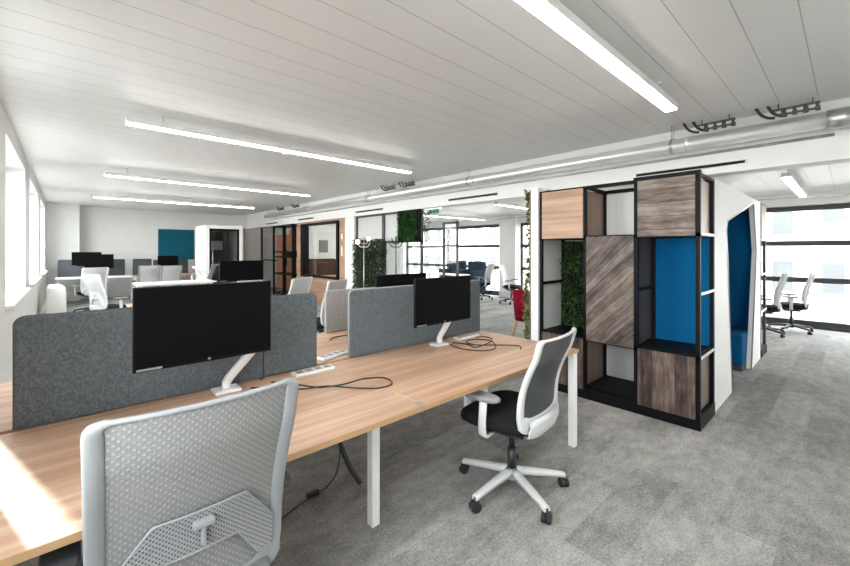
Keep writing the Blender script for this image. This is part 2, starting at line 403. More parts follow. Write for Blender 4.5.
# right window wall
struct(MB().box(XR, XR+.3, YN, YF, 2.34, 3).build('wall_right', 'white_paint'), 'white band above the far right windows', 'wall')
struct(MB().box(XR-.02, XR+.25, YN, YF, 0, .05).build('baseboard_right', 'metal_frame'))
segs = [(YN,-1.5),(-1.5,1.8),(2.4,4.7),(4.7,7.0),(7.62,10.2),(10.2,12.6),(13.2,16.0)]
for i, (a, b) in enumerate(segs):
    w = bpy.data.objects.new('window_%d' % (i+1+len(WL)), None); C.objects.link(w); w.location = (XR, a, 0); struct(w, 'floor-height window with dark glazing bars', 'window')
    f = MB(); x0, x1 = XR-.0, XR+.08
    for z in (.09, .92, 1.63, 2.31): f.box(x0, x1, a, b, z-.05, z+.05)
    f.box(x0, x1, a, a+.05, 0.05, 2.34); f.box(x0, x1, b-.05, b, 0.05, 2.34)
    f.build('window_frame', 'metal_frame', w, off=w.location)
    MB().box(XR+.05, XR+.058, a+.02, b-.02, .06, 2.33).build('pane', 'glass', w, off=w.location)
for a, b in ((7.0,7.62),(12.6,13.2),(1.8,2.4)):
    struct(MB().box(XR-.3, XR+.25, a, b, 0, 2.6, .01).build('trim_4', 'wall_paint'), 'grey-white window pier', 'pier')

# ------------------------------------------------------------------ outside
def building(x, y0, y1, h, label):
    t = thing('building', label, 'building', (x, y0, -6))
    MB().box(x, x+8, y0, y1, -6, h).build('facade', 'facade', t, off=t.location)
    y = y0+1.2
    while y < y1-1.2:
        for z in (-4, -.8, 2.4, 5.6, 8.8):
            if z+2 < h:
                w = MB(); w.box(x-.06, x+.02, y, y+.85, z, z+1.7); w.build('window', 'facade_glass', t, off=t.location)
        y += 2.0
    return t
building(30, -9, 5.5, 12, 'pale stone office block seen through the window right of the booth')
building(30, 6.5, 20, 7, 'pale lower office block seen through the middle windows')
building(32, 21, 46, 9, 'pale office block at the far end of the street')
struct(MB().box(-60, 90, -60, 90, -6.2, -6).build('ground', 'asphalt'), 'pale street level outside', 'ground')

# ------------------------------------------------------------------ ceiling lights
def strip_light(x0, x1, y, zt, label, group='slim suspended strip lights', sens=None, lm='light'):
    t = thing('strip_light', label, 'ceiling light', (x0, y, zt), 0, group)
    z = zt-.15
    MB().box(x0, x1, y-.05, y+.05, z, z+.055, .004).build('housing', 'white_paint', t, off=t.location)
    MB().box(x0+.01, x1-.01, y-.043, y+.043, z-.008, z+.001).build('diffuser', lm, t, off=t.location)
    for x in (x0+.3, x1-.3):
        MB().cyl((x, y, z+.05), (x, y, zt), .004, n=8).build('suspension_rod', 'steel', t, off=t.location)
        MB().cyl((x, y, zt-.012), (x, y, zt), .022, n=14).build('ceiling_cup', 'white_paint', t, off=t.location)
    if sens:
        m = MB(); m.cyl((sens, y+.02, z-.04), (sens, y+.02, z), .035, n=18); m.ball((sens, y+.02, z-.04), .028, (1,1,.5)); m.build('sensor', 'white_plastic', t, off=t.location)
    return t
strip_light(.3, 3.82, 1.04, CZ, 'wide bright strip light nearest the viewer, top of the photo')
strip_light(.4, 3.92, 4.62, CZ, 'suspended strip light second from the front, with a round sensor under its middle', sens=1.95)
strip_light(.43, 3.95, 8.1, CZ, 'suspended strip light third from the front')
strip_light(.43, 3.95, 11.6, CZ, 'suspended strip light furthest away, near the far wall', sens=2.1)
strip_light(.4, 3.9, -2.5, CZ, 'strip light behind the viewer')
for i, (a, b, y, n) in enumerate([(6.9,9.6,.57,'strip light beyond the blue booth, before the right-hand windows'),(6.6,9.8,5.0,'strip light over the window desks past the ivy column'),(6.9,9.8,7.9,'strip light beyond the glass partition'),(6.9,9.8,12.5,'strip light in the far window bay'),(5.7,6.6,10.0,'short strip light added to brighten the timber meeting room'),(5.7,9.0,-2.5,'strip light behind the viewer by the windows')]):
    strip_light(a, b, y, 2.6, n, 'strip lights under the lower ceiling', lm='added_room_light' if b < 7 else 'light_soft')  # the meeting room strip is an added lamp, extra strong to brighten the interior
tag(wobj('cable_rail', 'steel', (9.9,-4,2.45), MB().box(9.86, 9.92, -4, 8, 2.45, 2.48).box(9.88,9.9,-3.5,-3.48,2.46,2.6).box(9.88,9.9,2,2.02,2.46,2.6).box(9.88,9.9,7,7.02,2.46,2.6)), 'thin grey rail under the lower ceiling, across the right windows', 'rail')

# duct with coupling, elbow, hangers
t = thing('ventilation_duct', 'long round silver ventilation duct running below the ceiling edge', 'duct', (5.0, .1, 2.66))
y0, y1 = .12, 13.5
m = MB(); m.cyl((5.0, y0, 2.66), (5.0, y1, 2.66), .075, n=32)
y = 1.2
while y < y1: m.cyl((5.0, y-.02, 2.66), (5.0, y+.02, 2.66), .079, n=32); y += 3.0
m.build('pipe', 'duct', t, off=t.location)
m = MB(); m.cyl((5.0, y0-.14, 2.66), (5.0, y0+.02, 2.66), .086, n=32); m.tube(bez([(5.0, y0-.14, 2.66), (5.0, y0-.25, 2.655), (5.07, y0-.33, 2.65), (5.2, y0-.36, 2.65)], 6), .08, 20)
m.build('elbow', 'silver', t, off=t.location)
for y in (1.35, 4.35, 7.35, 10.35, 13.2):
    m = MB(); m.cyl((5.0, y-.012, 2.66), (5.0, y+.012, 2.66), .083, n=28); m.cyl((5.0-.03, y, 2.73), (5.0-.03, y, 2.88), .005, n=6); m.cyl((5.0+.03, y, 2.73), (5.0+.03, y, 2.88), .005, n=6)
    m.build('hanger', 'steel', t, off=t.location)
for i, (ya, yb, lab) in enumerate([(.1, 13.6, 'thin grey conduit fixed to the beam just under the silver duct')]):
    tag(wobj('conduit', 'steel', (5.184, ya, 2.55), MB().cyl((5.184, ya, 2.56), (5.184, yb, 2.56), .016, n=10)), lab, 'conduit')
# flexible cable tails and brackets in the service strip
def valve_set(y, lab):
    t = thing('cable_bracket', lab, 'ceiling fitting', (5.0, y, 2.88), 0, 'cable brackets along the ceiling edge')
    z = 2.80
    m = MB(); m.box(4.93, 4.95, y-.2, y+.12, z+.01, z+.03, .003); m.cyl((4.94,y-.2,z-.03), (4.94,y+.1,z-.03), .010, n=8)
    for k in range(4): m.cyl((4.94, y-.18+k*.075, z-.05), (4.94, y-.18+k*.075, z+.02), .012+.006*(k % 2), n=10); m.box(4.92, 4.96, y-.2+k*.075, y-.165+k*.075, z-.05, z-.01, .004)
    for k in (-.15, .08): m.cyl((4.94, y+k, z+.02), (4.94, y+k, 2.88), .005, n=8)
    m.build('bracket', 'bracket_metal', t, off=t.location)
    for k in (0, .12):
        MB().tube(bez([(4.94, y+.02+k*.7, z-.05), (4.93, y+.07+k*.7, z-.04), (4.92, y+.12+k*.7, z), (4.90, y+.16+k*.7, 2.879)], 6), .013, 8).build('cable', 'black_plastic', t, off=t.location)
valve_set(.38, 'steel bracket with two black cables above the right end of the duct')
valve_set(.98, 'steel bracket with two black cables above the duct, over the shelving')
valve_set(5.9, 'ceiling bracket with black cables above the glass partition')
valve_set(6.5, 'ceiling bracket with black cables just left of its neighbour over the glass partition')
valve_set(11.0, 'ceiling bracket with black cables by the timber meeting room')
valve_set(12.1, 'ceiling bracket with black cables at the far end of the duct')
for a, b, lab in ((.73,1.8,'dark slot air vent in the beam over the tall shelving'),(3.9,5.02,'dark slot air vent in the beam left of the ivy column'),(7.05,8.17,'dark slot air vent in the beam over the glass partition'),(10.4,11.4,'dark slot air vent in the beam over the timber room'),(13.0,14.0,'dark slot air vent at the far end of the beam')):
    t = thing('slot_vent', lab, 'air vent', (5.19, a, 2.42), 0, 'slot vents in the beam')
    MB().box(5.185, 5.2, a, b, 2.395, 2.445, .002).build('frame', 'steel', t, off=t.location)
    MB().box(5.18, 5.19, a+.01, b-.01, 2.405, 2.435).build('slot', 'metal_dark', t, off=t.location)

# ------------------------------------------------------------------ office chair
def make_chair(label, frame, meshm, pad, post, zt=1.08, phase=0, group=None, plate=True, base=None):
    t = thing('office_chair', label, 'chair', (0,0,0), 0, group)
    zb = .50
    def S(u, v, off=0):
        w = .222+.013*v
        y = -.205-.115*v**1.15+.028*math.sin(math.pi*min(1, v*1.25))*(1 if v < .8 else 1) + .035*u*u
        return Vector((u*w, y+off, zb+(zt-zb)*v))
    # rounded-rectangle loop in (u,v)
    loop = []; nrm = []; wd = []; th = []
    r_u, r_v = .26, .085
    def corner(cu, cv, a0, a1, n=6):
        for k in range(n+1):
            a = R(a0+(a1-a0)*k/n); loop.append((cu+r_u*math.cos(a), cv+r_v*math.sin(a)))
    corner(1-r_u, 1-r_v*.6, 0, 90) if False else None
    def seg(u0, v0, u1, v1, n):
        for k in range(1, n): loop.append((u0+(u1-u0)*k/n, v0+(v1-v0)*k/n))
    rt = .045
    def corner2(cu, cv, ru, rv, a0, a1, n=6):
        for k in range(n+1):
            a = R(a0+(a1-a0)*k/n); loop.append((cu+ru*math.cos(a), cv+rv*math.sin(a)))
    corner2(1-.13, 1-rt, .13, rt, 0, 90); seg(1-.13, 1, -1+.13, 1, 10)
    corner2(-1+.13, 1-rt, .13, rt, 90, 180); seg(-1, 1-rt, -1, .12, 10)
    corner2(-1+.4, .12, .4, .12, 180, 270); seg(-.6, 0, .6, 0, 8)
    corner2(1-.4, .12, .4, .12, 270, 360); seg(1, .12, 1, 1-rt, 10)
    pts = [S(u, v) for u, v in loop]
    for u, v in loop:
        top = smoothstep(max(0, min(1, (v-.9)/.1))) if abs(u) < .9 else smoothstep(max(0, min(1, (v-.97)/.03)))*.8
        wd.append(.044-.031*top + (.03 if v < .06 else 0) + (0 if plate else .016*max(0, 1-v*2))); th.append(.028-.010*top)
    MB().band(pts, (0,1,0), wd, th, closed=True).build('back_frame', frame, t)
    # mesh sheet with slim thickness
    m = MB(); nu, nv = 22, 30
    def clampuv(i, j):
        v = .03+.955*j/nv; u = -1+2*i/nu
        e = 1.0
        if v < .12: e = .6+.4*math.sqrt(max(0, 1-((.12-v)/.12)**2))
        if v > 1-rt: e = .87+.13*math.sqrt(max(0, 1-((v-1+rt)/rt)**2))
        return S(u*e*.985, v)
    g0 = [[m.bm.verts.new(clampuv(i, j)+Vector((0,.002,0))) for j in range(nv+1)] for i in range(nu+1)]
    g1 = [[m.bm.verts.new(clampuv(i, j)-Vector((0,.002,0))) for j in range(nv+1)] for i in range(nu+1)]
    for i in range(nu):
        for j in range(nv):
            f = m.bm.faces.new((g0[i][j], g0[i][j+1], g0[i+1][j+1], g0[i+1][j])); f.smooth = True
            f = m.bm.faces.new((g1[i][j], g1[i+1][j], g1[i+1][j+1], g1[i][j+1])); f.smooth = True
    m.build('back_mesh', meshm, t, recalc=False)
    # lumbar plate behind the mesh: winged outline, thin
    out = [(-.93,.03),(-.93,.16),(-.5,.36),(.5,.36),(.93,.16),(.93,.03),(.72,.03),(.42,.17),(-.42,.17),(-.72,.03)]
    m = MB(); den = []
    for k in range(len(out)):
        a, b = out[k], out[(k+1) % len(out)]
        for q in range(5): den.append((a[0]+(b[0]-a[0])*q/5, a[1]+(b[1]-a[1])*q/5))
    # strip mesh between lower and upper boundary by u
    def lo(u): a = abs(u); return .27 if a < .42 else (.27-.17*(a-.42)/.3 if a < .72 else .10)
    def hi(u): a = abs(u); return .47 if a < .5 else .47-.22*(a-.5)/.43
    us = sorted(set([-.93+.062*k for k in range(31)]+[-.72,-.5,-.42,.42,.5,.72]))
    ring = []
    for u in us:
        a0, a1 = lo(u), hi(u)
        ring.append([S(u, a0, -.018), S(u, (a0+a1)/2, -.018), S(u, a1, -.018), S(u, a1, -.011), S(u, (a0+a1)/2, -.011), S(u, a0, -.011)])
    if not plate: ring = []
    if plate: m.rings(ring, closed=False, smooth=False)
    if plate:
      lp = m.build('lumbar_support', 'lumbar' if frame == 'chair_grey' else frame, t)
      m = MB(); edge = [S(u, hi(u), -.016) for u in us]; m.tube(edge, .004, 6); edge = [S(u, lo(u), -.016) for u in us]; m.tube(edge, .004, 6)
      m.build('lumbar_rim', frame, lp)
      c = S(0, .415, -.028)
      m = MB(); m.box(-.027, .027, c.y-.012, c.y+.012, c.z-.008, c.z+.010, .005, 3); m.box(-.006, .006, c.y-.004, c.y+.012, c.z-.062, c.z, .003)
      m.build('lumbar_knob', frame, lp)
    # lower back shell running forward under the seat
    m = MB(); rr = []
    prof = [(-.232,.535,.19,.020),(-.235,.49,.20,.030),(-.222,.45,.19,.034),(-.17,.425,.15,.034),(-.09,.415,.10,.034),(.0,.41,.08,.034)]
    for y, z, hw, hh in prof:
        ring = []
        for k in range(16):
            a = 2*math.pi*k/16; c_, s_ = math.cos(a), math.sin(a)
            ring.append(Vector((hw*math.copysign(abs(c_)**.6, c_), y+(.03*(c_*hw/.2)**2 if y < -.2 else 0), z+hh/2*math.copysign(abs(s_)**.7, s_))))
        rr.append(ring)
    m.rings(rr, closed=False); m.build('back_carrier', frame, t)
    # seat cushion
    m = MB(); rr = []; n = 36
    for z, sc in ((.435,.90),(.44,.97),(.46,1.0),(.485,1.0),(.50,.975),(.508,.90),(.512,.6),(.512,.2)):
        ring = []
        for k in range(n):
            a = 2*math.pi*k/n; c_, s_ = math.cos(a), math.sin(a); e = .55
            x = .245*sc*math.copysign(abs(c_)**e, c_); y = .03+.235*sc*math.copysign(abs(s_)**e, s_)
            dz = -.028*max(0, (y-.12)/.145)**2 + (.012*(abs(x)/.245)**2 if sc > .5 else 0)
            ring.append(Vector((x, y, z+dz)))
        rr.append(ring)
    m.rings(rr, closed=False); m.build('seat', 'seat_fabric', t)
    m = MB(); m.box(-.10, .10, -.12, .12, .375, .425, .012); m.box(-.2, .2, -.14, .18, .42, .442, .01); m.build('seat_mechanism', 'black_plastic', t)
    MB().cyl((.08,.02,.395), (.27,.02,.39), .007, n=8).box(.255,.295,.0,.04,.38,.4,.005).build('tilt_lever', 'black_plastic', t)
    m = MB(); m.cyl((0,0,.12), (0,0,.26), .026, n=20); m.cyl((0,0,.26), (0,0,.38), .018, n=20); m.build('gas_column', 'black_plastic', t)
    m = MB(); m.cyl((0,0,.075), (0,0,.135), .042, .036, n=24)
    for k in range(5):
        a = R(phase+72*k); d = Vector((math.cos(a), math.sin(a), 0)); s_ = Vector((-d.y, d.x, 0)); rr = []
        for q in range(9):
            f = q/8; p = d*(.025+.295*f)+Vector((0,0,.118-.028*f-.012*f*f)); w = .026-.008*f; h = .020-.007*f
            rr.append([p+s_*w+Vector((0,0,-h)), p+s_*w+Vector((0,0,h*.4)), p+s_*w*.5+Vector((0,0,h)), p-s_*w*.5+Vector((0,0,h)), p-s_*w+Vector((0,0,h*.4)), p-s_*w+Vector((0,0,-h))])
        m.rings(rr, closed=False)
    m.build('star_base', base or frame, t)
    for k in range(5):
        a = R(phase+72*k); d = Vector((math.cos(a), math.sin(a), 0)); p = d*.315; rot = R(40*k+20); ax = Vector((math.cos(rot), math.sin(rot), 0))
        m = MB()
        for sgn in (-1, 1):
            q = p+ax*sgn*.013+Vector((0,0,.0285)); m.cyl(q-ax*.010, q+ax*.010, .028, n=18)
        m.cyl(p+Vector((0,0,.03)), p+Vector((0,0,.082)), .009, n=10); m.box(p.x-.018, p.x+.018, p.y-.018, p.y+.018, .042, .064, .006)
        m.build('caster', 'black_plastic', t)
    for s_ in (-1, 1):
        ar = MB().band([(s_*.20,.02,.425),(s_*.27,.02,.425),(s_*.292,.02,.445),(s_*.296,.02,.50),(s_*.298,.015,.56),(s_*.298,.01,.645)], (0,1,0), .022, .045, n=12).build('armrest', post, t)
        m = MB(); rr = []
        for z, sc in ((.640,.82),(.648,1.0),(.662,1.0),(.670,.88)):
            rr.append([Vector((s_*.292+.043*sc*math.copysign(abs(math.cos(2*math.pi*k/24))**.7, math.cos(2*math.pi*k/24)), .03+.115*sc*math.copysign(abs(math.sin(2*math.pi*k/24))**.7, math.sin(2*math.pi*k/24)), z)) for k in range(24)])
        m.rings(rr, closed=False); m.build('arm_pad', pad, ar)
    return t

near = make_chair('large pale grey perforated-back office chair in the near foreground', 'chair_grey', 'mesh_light', 'dark_pad', 'chair_grey', 1.10, 20, 'office chairs')
near.location = (.277, 1.45, 0)
second = make_chair('white-framed office chair with dark mesh back and black seat, at the near desk end', 'chair_white', 'mesh_dark', 'grey_pad', 'chair_white', 1.0, 98, 'office chairs', False)
second.location = (2.06, 1.44, 0); second.rotation_euler = (0,0,R(7)); second.scale = (1.06,1.06,1.01)
far = make_chair('white mesh office chair by the left windows, seen from behind', 'chair_white', 'mesh_mid', 'grey_pad', 'chair_white', 1.08, 10, 'office chairs', base='black_plastic')
grey = make_chair('grey-backed chair below the teal board, nearest its left edge', 'chair_grey', 'mesh_mid', 'dark_pad', 'chair_grey', 1.08, 10, 'office chairs', False, 'black_plastic')
grey.location = (2.02, 12.6, 0); grey.rotation_euler = (0,0,R(10))
far.location = (.42, 12.3, 0); far.rotation_euler = (0,0,R(14))
for x, y, rz, lab in [
    (.55, 8.9, -65, 'white office chair seen side-on just in front of the chair by the left windows'),
    (2.47, 5.82, 30, 'left one of the two white-backed chairs before the timber room'),
    (2.62, 5.04, 30, 'right one of the two white-backed chairs before the timber room, nearer the grey screens'),
    (3.1, 9.3, -20, 'pale chair just right of the wide dark monitor, before the orange shelves'),
    (9.85, .74, 8, 'white chair with black seat by the right-hand windows, fully in view'),
    (9.15, 1.05, 12, 'chair half hidden by the end of the blue booth'),
    (9.35, 7.6, 60, 'pale chair beside the dark blue sofa at the middle windows'),
    (9.2, 6.45, 200, 'pale chair at the window desk just left of the ivy column')]:
    copy_tree(far, (x, y, 0), R(rz), lab, 'office chairs')

for x, y, rz, lab in [
    (2.72, 12.0, 65, 'grey chair turned sideways below the right edge of the teal board'),
    (1.62, 13.1, 5, 'grey chair at the far desk, left of the teal board'),
    (3.5, 11.6, 60, 'grey chair in front of the white phone booth')]:
    copy_tree(grey, (x, y, 0), R(rz), lab, 'office chairs')

# ------------------------------------------------------------------ desks
def desk(x0, x1, y0, y1, label, legs, top='oak', group='oak bench desks'):
    t = thing('bench_desk', label, 'desk', (x0, y0, 0), 0, group)
    tp = MB().box(x0+.002, x1-.002, y0, y1, .715, .74, .002, 1).build('tabletop', top, t, off=t.location)
    if top == 'oak':
        MB().box(x0+.002, x1-.002, y0-.002, y0, .715, .7395).build('edge_band', 'oak_edge', tp, off=t.location)
    if top == 'oak': MB().box(x1-.004, x1-.001, y0, y1, .715, .7404).build('end_band_highlight', 'pale_side', tp, off=t.location)  # pale board end; the bevel's catch of light at the joint is put into its colour
    m = MB(); m.box(x0+.05, x1-.05, y0+.12, y0+.16, .69, .7148); m.box(x0+.05, x1-.05, y1-.16, y1-.12, .69, .7148)
    m.build('frame_rail', 'white_paint', t, off=t.location)
    for lx, ly in legs: MB().box(lx-.025, lx+.025, ly-.025, ly+.025, 0, .7148, .003).build('leg', 'white_paint', t, off=t.location)
    return t
Y0, YM0, YM1, Y1 = 1.41, 2.36, 2.40, 3.28
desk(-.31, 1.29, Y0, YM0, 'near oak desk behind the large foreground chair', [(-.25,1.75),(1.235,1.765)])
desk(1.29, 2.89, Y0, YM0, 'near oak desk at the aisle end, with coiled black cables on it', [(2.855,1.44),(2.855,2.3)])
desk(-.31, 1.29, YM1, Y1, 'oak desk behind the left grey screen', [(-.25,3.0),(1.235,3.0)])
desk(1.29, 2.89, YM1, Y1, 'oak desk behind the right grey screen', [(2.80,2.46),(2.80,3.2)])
tag(wobj('cable_port', 'chair_grey', (1.29,1.44,.74), MB().box(1.262,1.284,1.425,1.455,.7402,.749,.003).box(1.285,1.30,1.428,1.452,.7402,.746,.003)), 'tiny grey cable clip on the front edge where the near desks meet', 'cable clip')
def divider(x0, x1, y, z0, z1, mat, label, th=.04, edge=None):
    t = thing('desk_divider', label, 'desk screen', (x0, y, z0), 0, 'fabric desk screens')
    r = .035; o = [(x0,z0),(x1,z0)]
    for k in range(7): a = R(90*k/6); o.append((x1-r+r*math.cos(a), z1-r+r*math.sin(a)))
    for k in range(7): a = R(90+90*k/6); o.append((x0+r+r*math.cos(a), z1-r+r*math.sin(a)))
    MB().prism(o, th, lambda u, v, w: Vector((u, y-th/2+w, v)), .008).build('felt_panel', mat, t, off=t.location)
    # piping along the edge
    pts = [Vector((u, y, v)) for u, v in o[1:]]+[Vector((x0, y, z0))]
    MB().tube(pts, .006, 6).build('piping', edge or mat, t, off=t.location)
    return t
divider(-.165, 1.205, 2.38, .742, 1.215, 'divider', 'long blue-grey felt desk screen on the left, behind the large monitor')
divider(1.455, 2.87, 2.38, .742, 1.215, 'divider', 'blue-grey felt desk screen behind the smaller monitor, right of the gap', edge='divider_light')
divider(1.74, 2.86, 3.262, .742, 1.12, 'divider_light', 'pale grey felt screen seen through the gap between the two dark screens')

def arm(t, base, head, elbow, mat='white_plastic'):
    bx, by = base
    m = MB(); m.box(bx-.065, bx+.065, by-.05, by+.05, .7402, .758, .006, 2); m.cyl((bx,by,.755), (bx,by,.80), .022, n=20)
    b = m.build('arm_base', mat, t, off=t.location)
    hx, hy, hz = head; ex, ey, ez = elbow
    m = MB(); m.band([(bx,by,.79),(bx*.9+ex*.1,by*.9+ey*.1,.80+.02),(ex*.9+bx*.1,ey*.9+by*.1,ez-.02),(ex,ey,ez)], (0,1,0), .045, .036)
    m.cyl((ex,ey-.02,ez), (ex,ey+.02,ez), .024, n=18)
    m.band([(ex,ey,ez),(hx,hy+.055,hz)], (0,1,0), .03, .026); m.cyl((hx,hy+.03,hz),(hx,hy+.065,hz), .02, n=16)
    m.box(hx-.05,hx+.05,hy+.018,hy+.032,hz-.05,hz+.05,.004)
    m.build('swing_arm', mat, t, off=t.location)
def monitor(x0, x1, y, z0, z1, label, base=None, elbow=None, face=-1, rz=0, armc='white_plastic', logo=True):
    cx = (x0+x1)/2
    t = thing('monitor', label, 'monitor', (base[0] if base else cx, base[1] if base else y, .74), 0, 'desk monitors')
    f = face
    m = MB(); ya, yb = sorted((y, y-f*.022))
    m.box(x0, x1, ya, yb, z0, z1, .003, 2); ya, yb = sorted((y-f*.02, y-f*.05)); m.box(cx-.16, cx+.16, ya, yb, z0+.05, z1-.06, .012, 2)
    m.build('housing', 'bezel', t, off=t.location)
    ya, yb = sorted((y+f*.0012, y-f*.004))
    MB().box(x0+.006, x1-.006, ya, yb, z0+.016, z1-.006).build('screen', 'screen', t, off=t.location)
    if logo:
        ya, yb = sorted((y+f*.0016, y-f*.002))
        m = MB(); m.cyl((cx+.0, ya, z0+.013), (cx+.0, yb, z0+.013), .006, n=14); m.build('badge', 'grey_pad', t, off=t.location); MB().box(x0+.012, x0+.10, ya, yb, z0+.005, z0+.013).build('sticker', 'grey_pad', t, off=t.location)
    if base:
        b = elbow or (cx+.1, y+.12, z0+.06)
        hd = (cx, y+.02 if f < 0 else y-.07, (z0+z1)/2)
        if f < 0: arm(t, base, hd, b, armc)
        else: arm(t, base, (cx, y-.09, (z0+z1)/2), b, armc)
    return t
monitor(.195, .755, 1.97, .995, 1.345, 'large dark monitor on a white arm, nearest on the left desk', (.63,2.27), (.79,2.17,1.02))
monitor(1.72, 2.28, 1.97, .975, 1.305, 'dark monitor on a white arm at the aisle end desk', (2.19,2.22), (2.29,2.16,1.0))
monitor(2.02, 2.62, 2.86, .93, 1.275, 'dark monitor facing away, behind the right grey screen', (2.3,2.60), (2.2,2.66,.98), face=1)

def socket(x, y, rz, lab):
    t = thing('power_socket', lab, 'power socket', (x, y, .7402), R(rz), 'white desk power sockets')
    MB().box(-.13, .13, -.04, .04, 0, .018, .006).build('socket_body', 'white_plastic', t)
    for k in (-.09,-.03,.03,.09): MB().box(k-.022, k+.022, -.024, .024, .017, .0195, .002).build('outlet', 'chair_grey', t)
    return t
socket(1.13, 2.26, 0, 'white power socket strip near the joint of the two near desks')
socket(1.40, 2.50, 15, 'small white socket strip seen in the gap between the grey screens')
socket(2.55, 2.25, 0, 'white power socket strip by the coiled cables on the aisle end desk')
def cable(name, pts, r, lab, mat='black_plastic', cat='cable'):
    o = wobj(name, mat, pts[0], MB().tube(bez(pts, 10), r, 8)); tag(o, lab, cat); return o
zc = .7445
cable('monitor_cable', [(.86,2.24,zc),(.95,2.10,zc),(1.02,1.98,zc),(1.14,1.93,zc),(1.28,1.93,zc),(1.38,1.86,zc),(1.35,1.75,zc),(1.25,1.75,zc),(1.15,1.83,zc+.004),(1.05,1.94,zc+.009),(.93,2.02,zc),(.84,2.13,zc),(.74,2.22,zc)], .0042, 'black cable looping over the joint of the near desks')
cable('monitor_cable', [(2.25,2.16,zc),(2.22,2.02,zc),(2.28,1.88,zc),(2.40,1.84,zc),(2.52,1.92,zc),(2.60,2.04,zc),(2.53,2.15,zc),(2.42,2.14,zc),(2.38,2.02,zc+.003),(2.46,1.9,zc+.009),(2.58,1.84,zc),(2.62,1.76,zc),(2.55,1.70,zc)], .0045, 'coiled black cable on the aisle end desk')
cable('monitor_cable', [(2.32,2.2,zc),(2.36,2.08,zc),(2.33,1.97,zc),(2.42,1.95,zc+.01),(2.55,2.0,zc),(2.66,2.06,zc),(2.68,2.16,zc),(2.60,2.19,zc)], .0045, 'inner black cable beside the white socket on the aisle end desk')
cable('monitor_cable', [(.83,2.33,zc),(.82,2.25,.78),(.80,2.2,.9),(.79,2.15,1.0)], .004, 'thin black cable hanging behind the large monitor to the desk')
cable('monitor_cable', [(1.62,2.95,zc),(1.7,3.02,zc),(1.85,3.0,zc),(1.95,2.86,zc),(1.86,2.78,zc),(1.7,2.8,zc)], .004, 'black cable on the desk seen through the gap between screens')
cable('power_conduit', [(1.27,2.30,.70),(1.28,2.27,.45),(1.295,2.23,.27),(1.33,2.17,.12),(1.37,2.1,.018)], .016, 'thick black cable hose hanging below the near desk joint')
cable('power_lead', [(1.37,2.34,.70),(1.365,2.33,.35),(1.33,2.30,.08),(1.24,2.25,.009),(1.12,2.21,.008),(1.0,2.18,.008),(.8,2.11,.008),(.6,2.08,.008)], .0045, 'thin black power lead lying on the carpet under the near desk')
tag(wobj('plug', 'black_plastic', (1.12,2.21,0), MB().box(1.06,1.14,2.195,2.225,.001,.03,.006)), 'small black plug on the lead under the near desk', 'plug')

# middle desk with the wide monitor
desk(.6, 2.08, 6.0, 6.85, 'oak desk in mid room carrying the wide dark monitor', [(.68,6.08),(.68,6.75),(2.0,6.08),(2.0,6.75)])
monitor(1.68, 2.33, 6.4, 1.02, 1.335, 'wide dark monitor beyond the left grey screen', (1.95,6.6), (2.02,6.55,1.05))
# white bench and far cluster under the teal board
desk(1.1, 2.7, 10.5, 11.3, 'white desk in front of the far desks, below the teal board', [(1.2,10.6),(2.6,10.6),(1.2,11.2),(2.6,11.2)], top='white_paint')
for x, lab in ((2.45,'empty white monitor arm on the white desk, nearer the booth'),(.0,None)):
    if lab:
        t = thing('monitor_stand', lab, 'monitor stand', (x,10.9,.74))
        m = MB(); m.box(x-.05,x+.05,10.85,10.95,.7402,.76,.006); m.cyl((x,10.9,.755),(x,10.9,.9),.02,n=14); m.build('arm_base','white_plastic',t,off=t.location)
        m = MB(); m.band([(x,10.9,.88),(x-.1,10.88,1.02),(x-.2,10.86,1.1)],(0,1,0),.045,.04); m.band([(x-.2,10.86,1.1),(x-.05,10.82,1.02),(x+.06,10.8,.95)],(0,1,0),.045,.04); m.box(x+.03,x+.12,10.77,10.79,.90,1.0,.005); m.build('swing_arm','white_plastic',t,off=t.location)
desk(-.25, 1.4, 14.05, 14.95, 'far left desk by the corner pier', [(-.2,14.1),(-.2,14.9)], top='white_paint')
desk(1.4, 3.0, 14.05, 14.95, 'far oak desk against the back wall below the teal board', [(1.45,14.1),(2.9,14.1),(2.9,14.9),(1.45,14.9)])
divider(-.2, .28, 14.9, .742, 1.22, 'divider_dark', 'dark grey screen at the far left corner desk')
divider(.30, 1.28, 14.9, .742, 1.22, 'divider_dark', 'dark grey screen behind the pair of far left monitors')
divider(1.48, 1.95, 14.9, .742, 1.22, 'divider_dark', 'dark grey screen just left of the teal board')
divider(2.0, 2.95, 14.9, .742, 1.18, 'divider_dark', 'low dark screen under the teal board')
monitor(.08, .72, 14.6, 1.05, 1.44, 'upper left of the two dark monitors by the far corner', (.4,14.75), (.5,14.72,1.0))
monitor(.34, .98, 14.35, .98, 1.38, 'lower right of the two dark monitors by the far corner', (.7,14.5), (.75,14.47,1.0))
monitor(2.05, 2.6, 14.45, .98, 1.32, 'dark monitor on the far desk below the teal board', (2.3,14.65), (2.4,14.6,1.0))
# white storage cabinet by the left wall
t = thing('storage_cabinet', 'low white curved-top cabinet under the left windows', 'cabinet', (-.3, 11.6, 0))
o = [(XL+.13,0),(XL+.42,0),(XL+.42,.60)]+[(XL+.30+.12*math.cos(R(90*k/6)), .60+.12*math.sin(R(90*k/6))) for k in range(1,7)]+[(XL+.13,.72)]
MB().prism(o, 1.2, lambda u, v, w: Vector((u, 11.0+w, v)), .004).build('body', 'white_paint', t, off=t.location)
MB().box(XL+.42, XL+.432, 11.03, 11.58, .05, .58, .002).build('door', 'white_plastic', t, off=t.location); MB().box(XL+.42, XL+.432, 11.6, 12.17, .05, .58, .002).build('door', 'white_plastic', t, off=t.location)

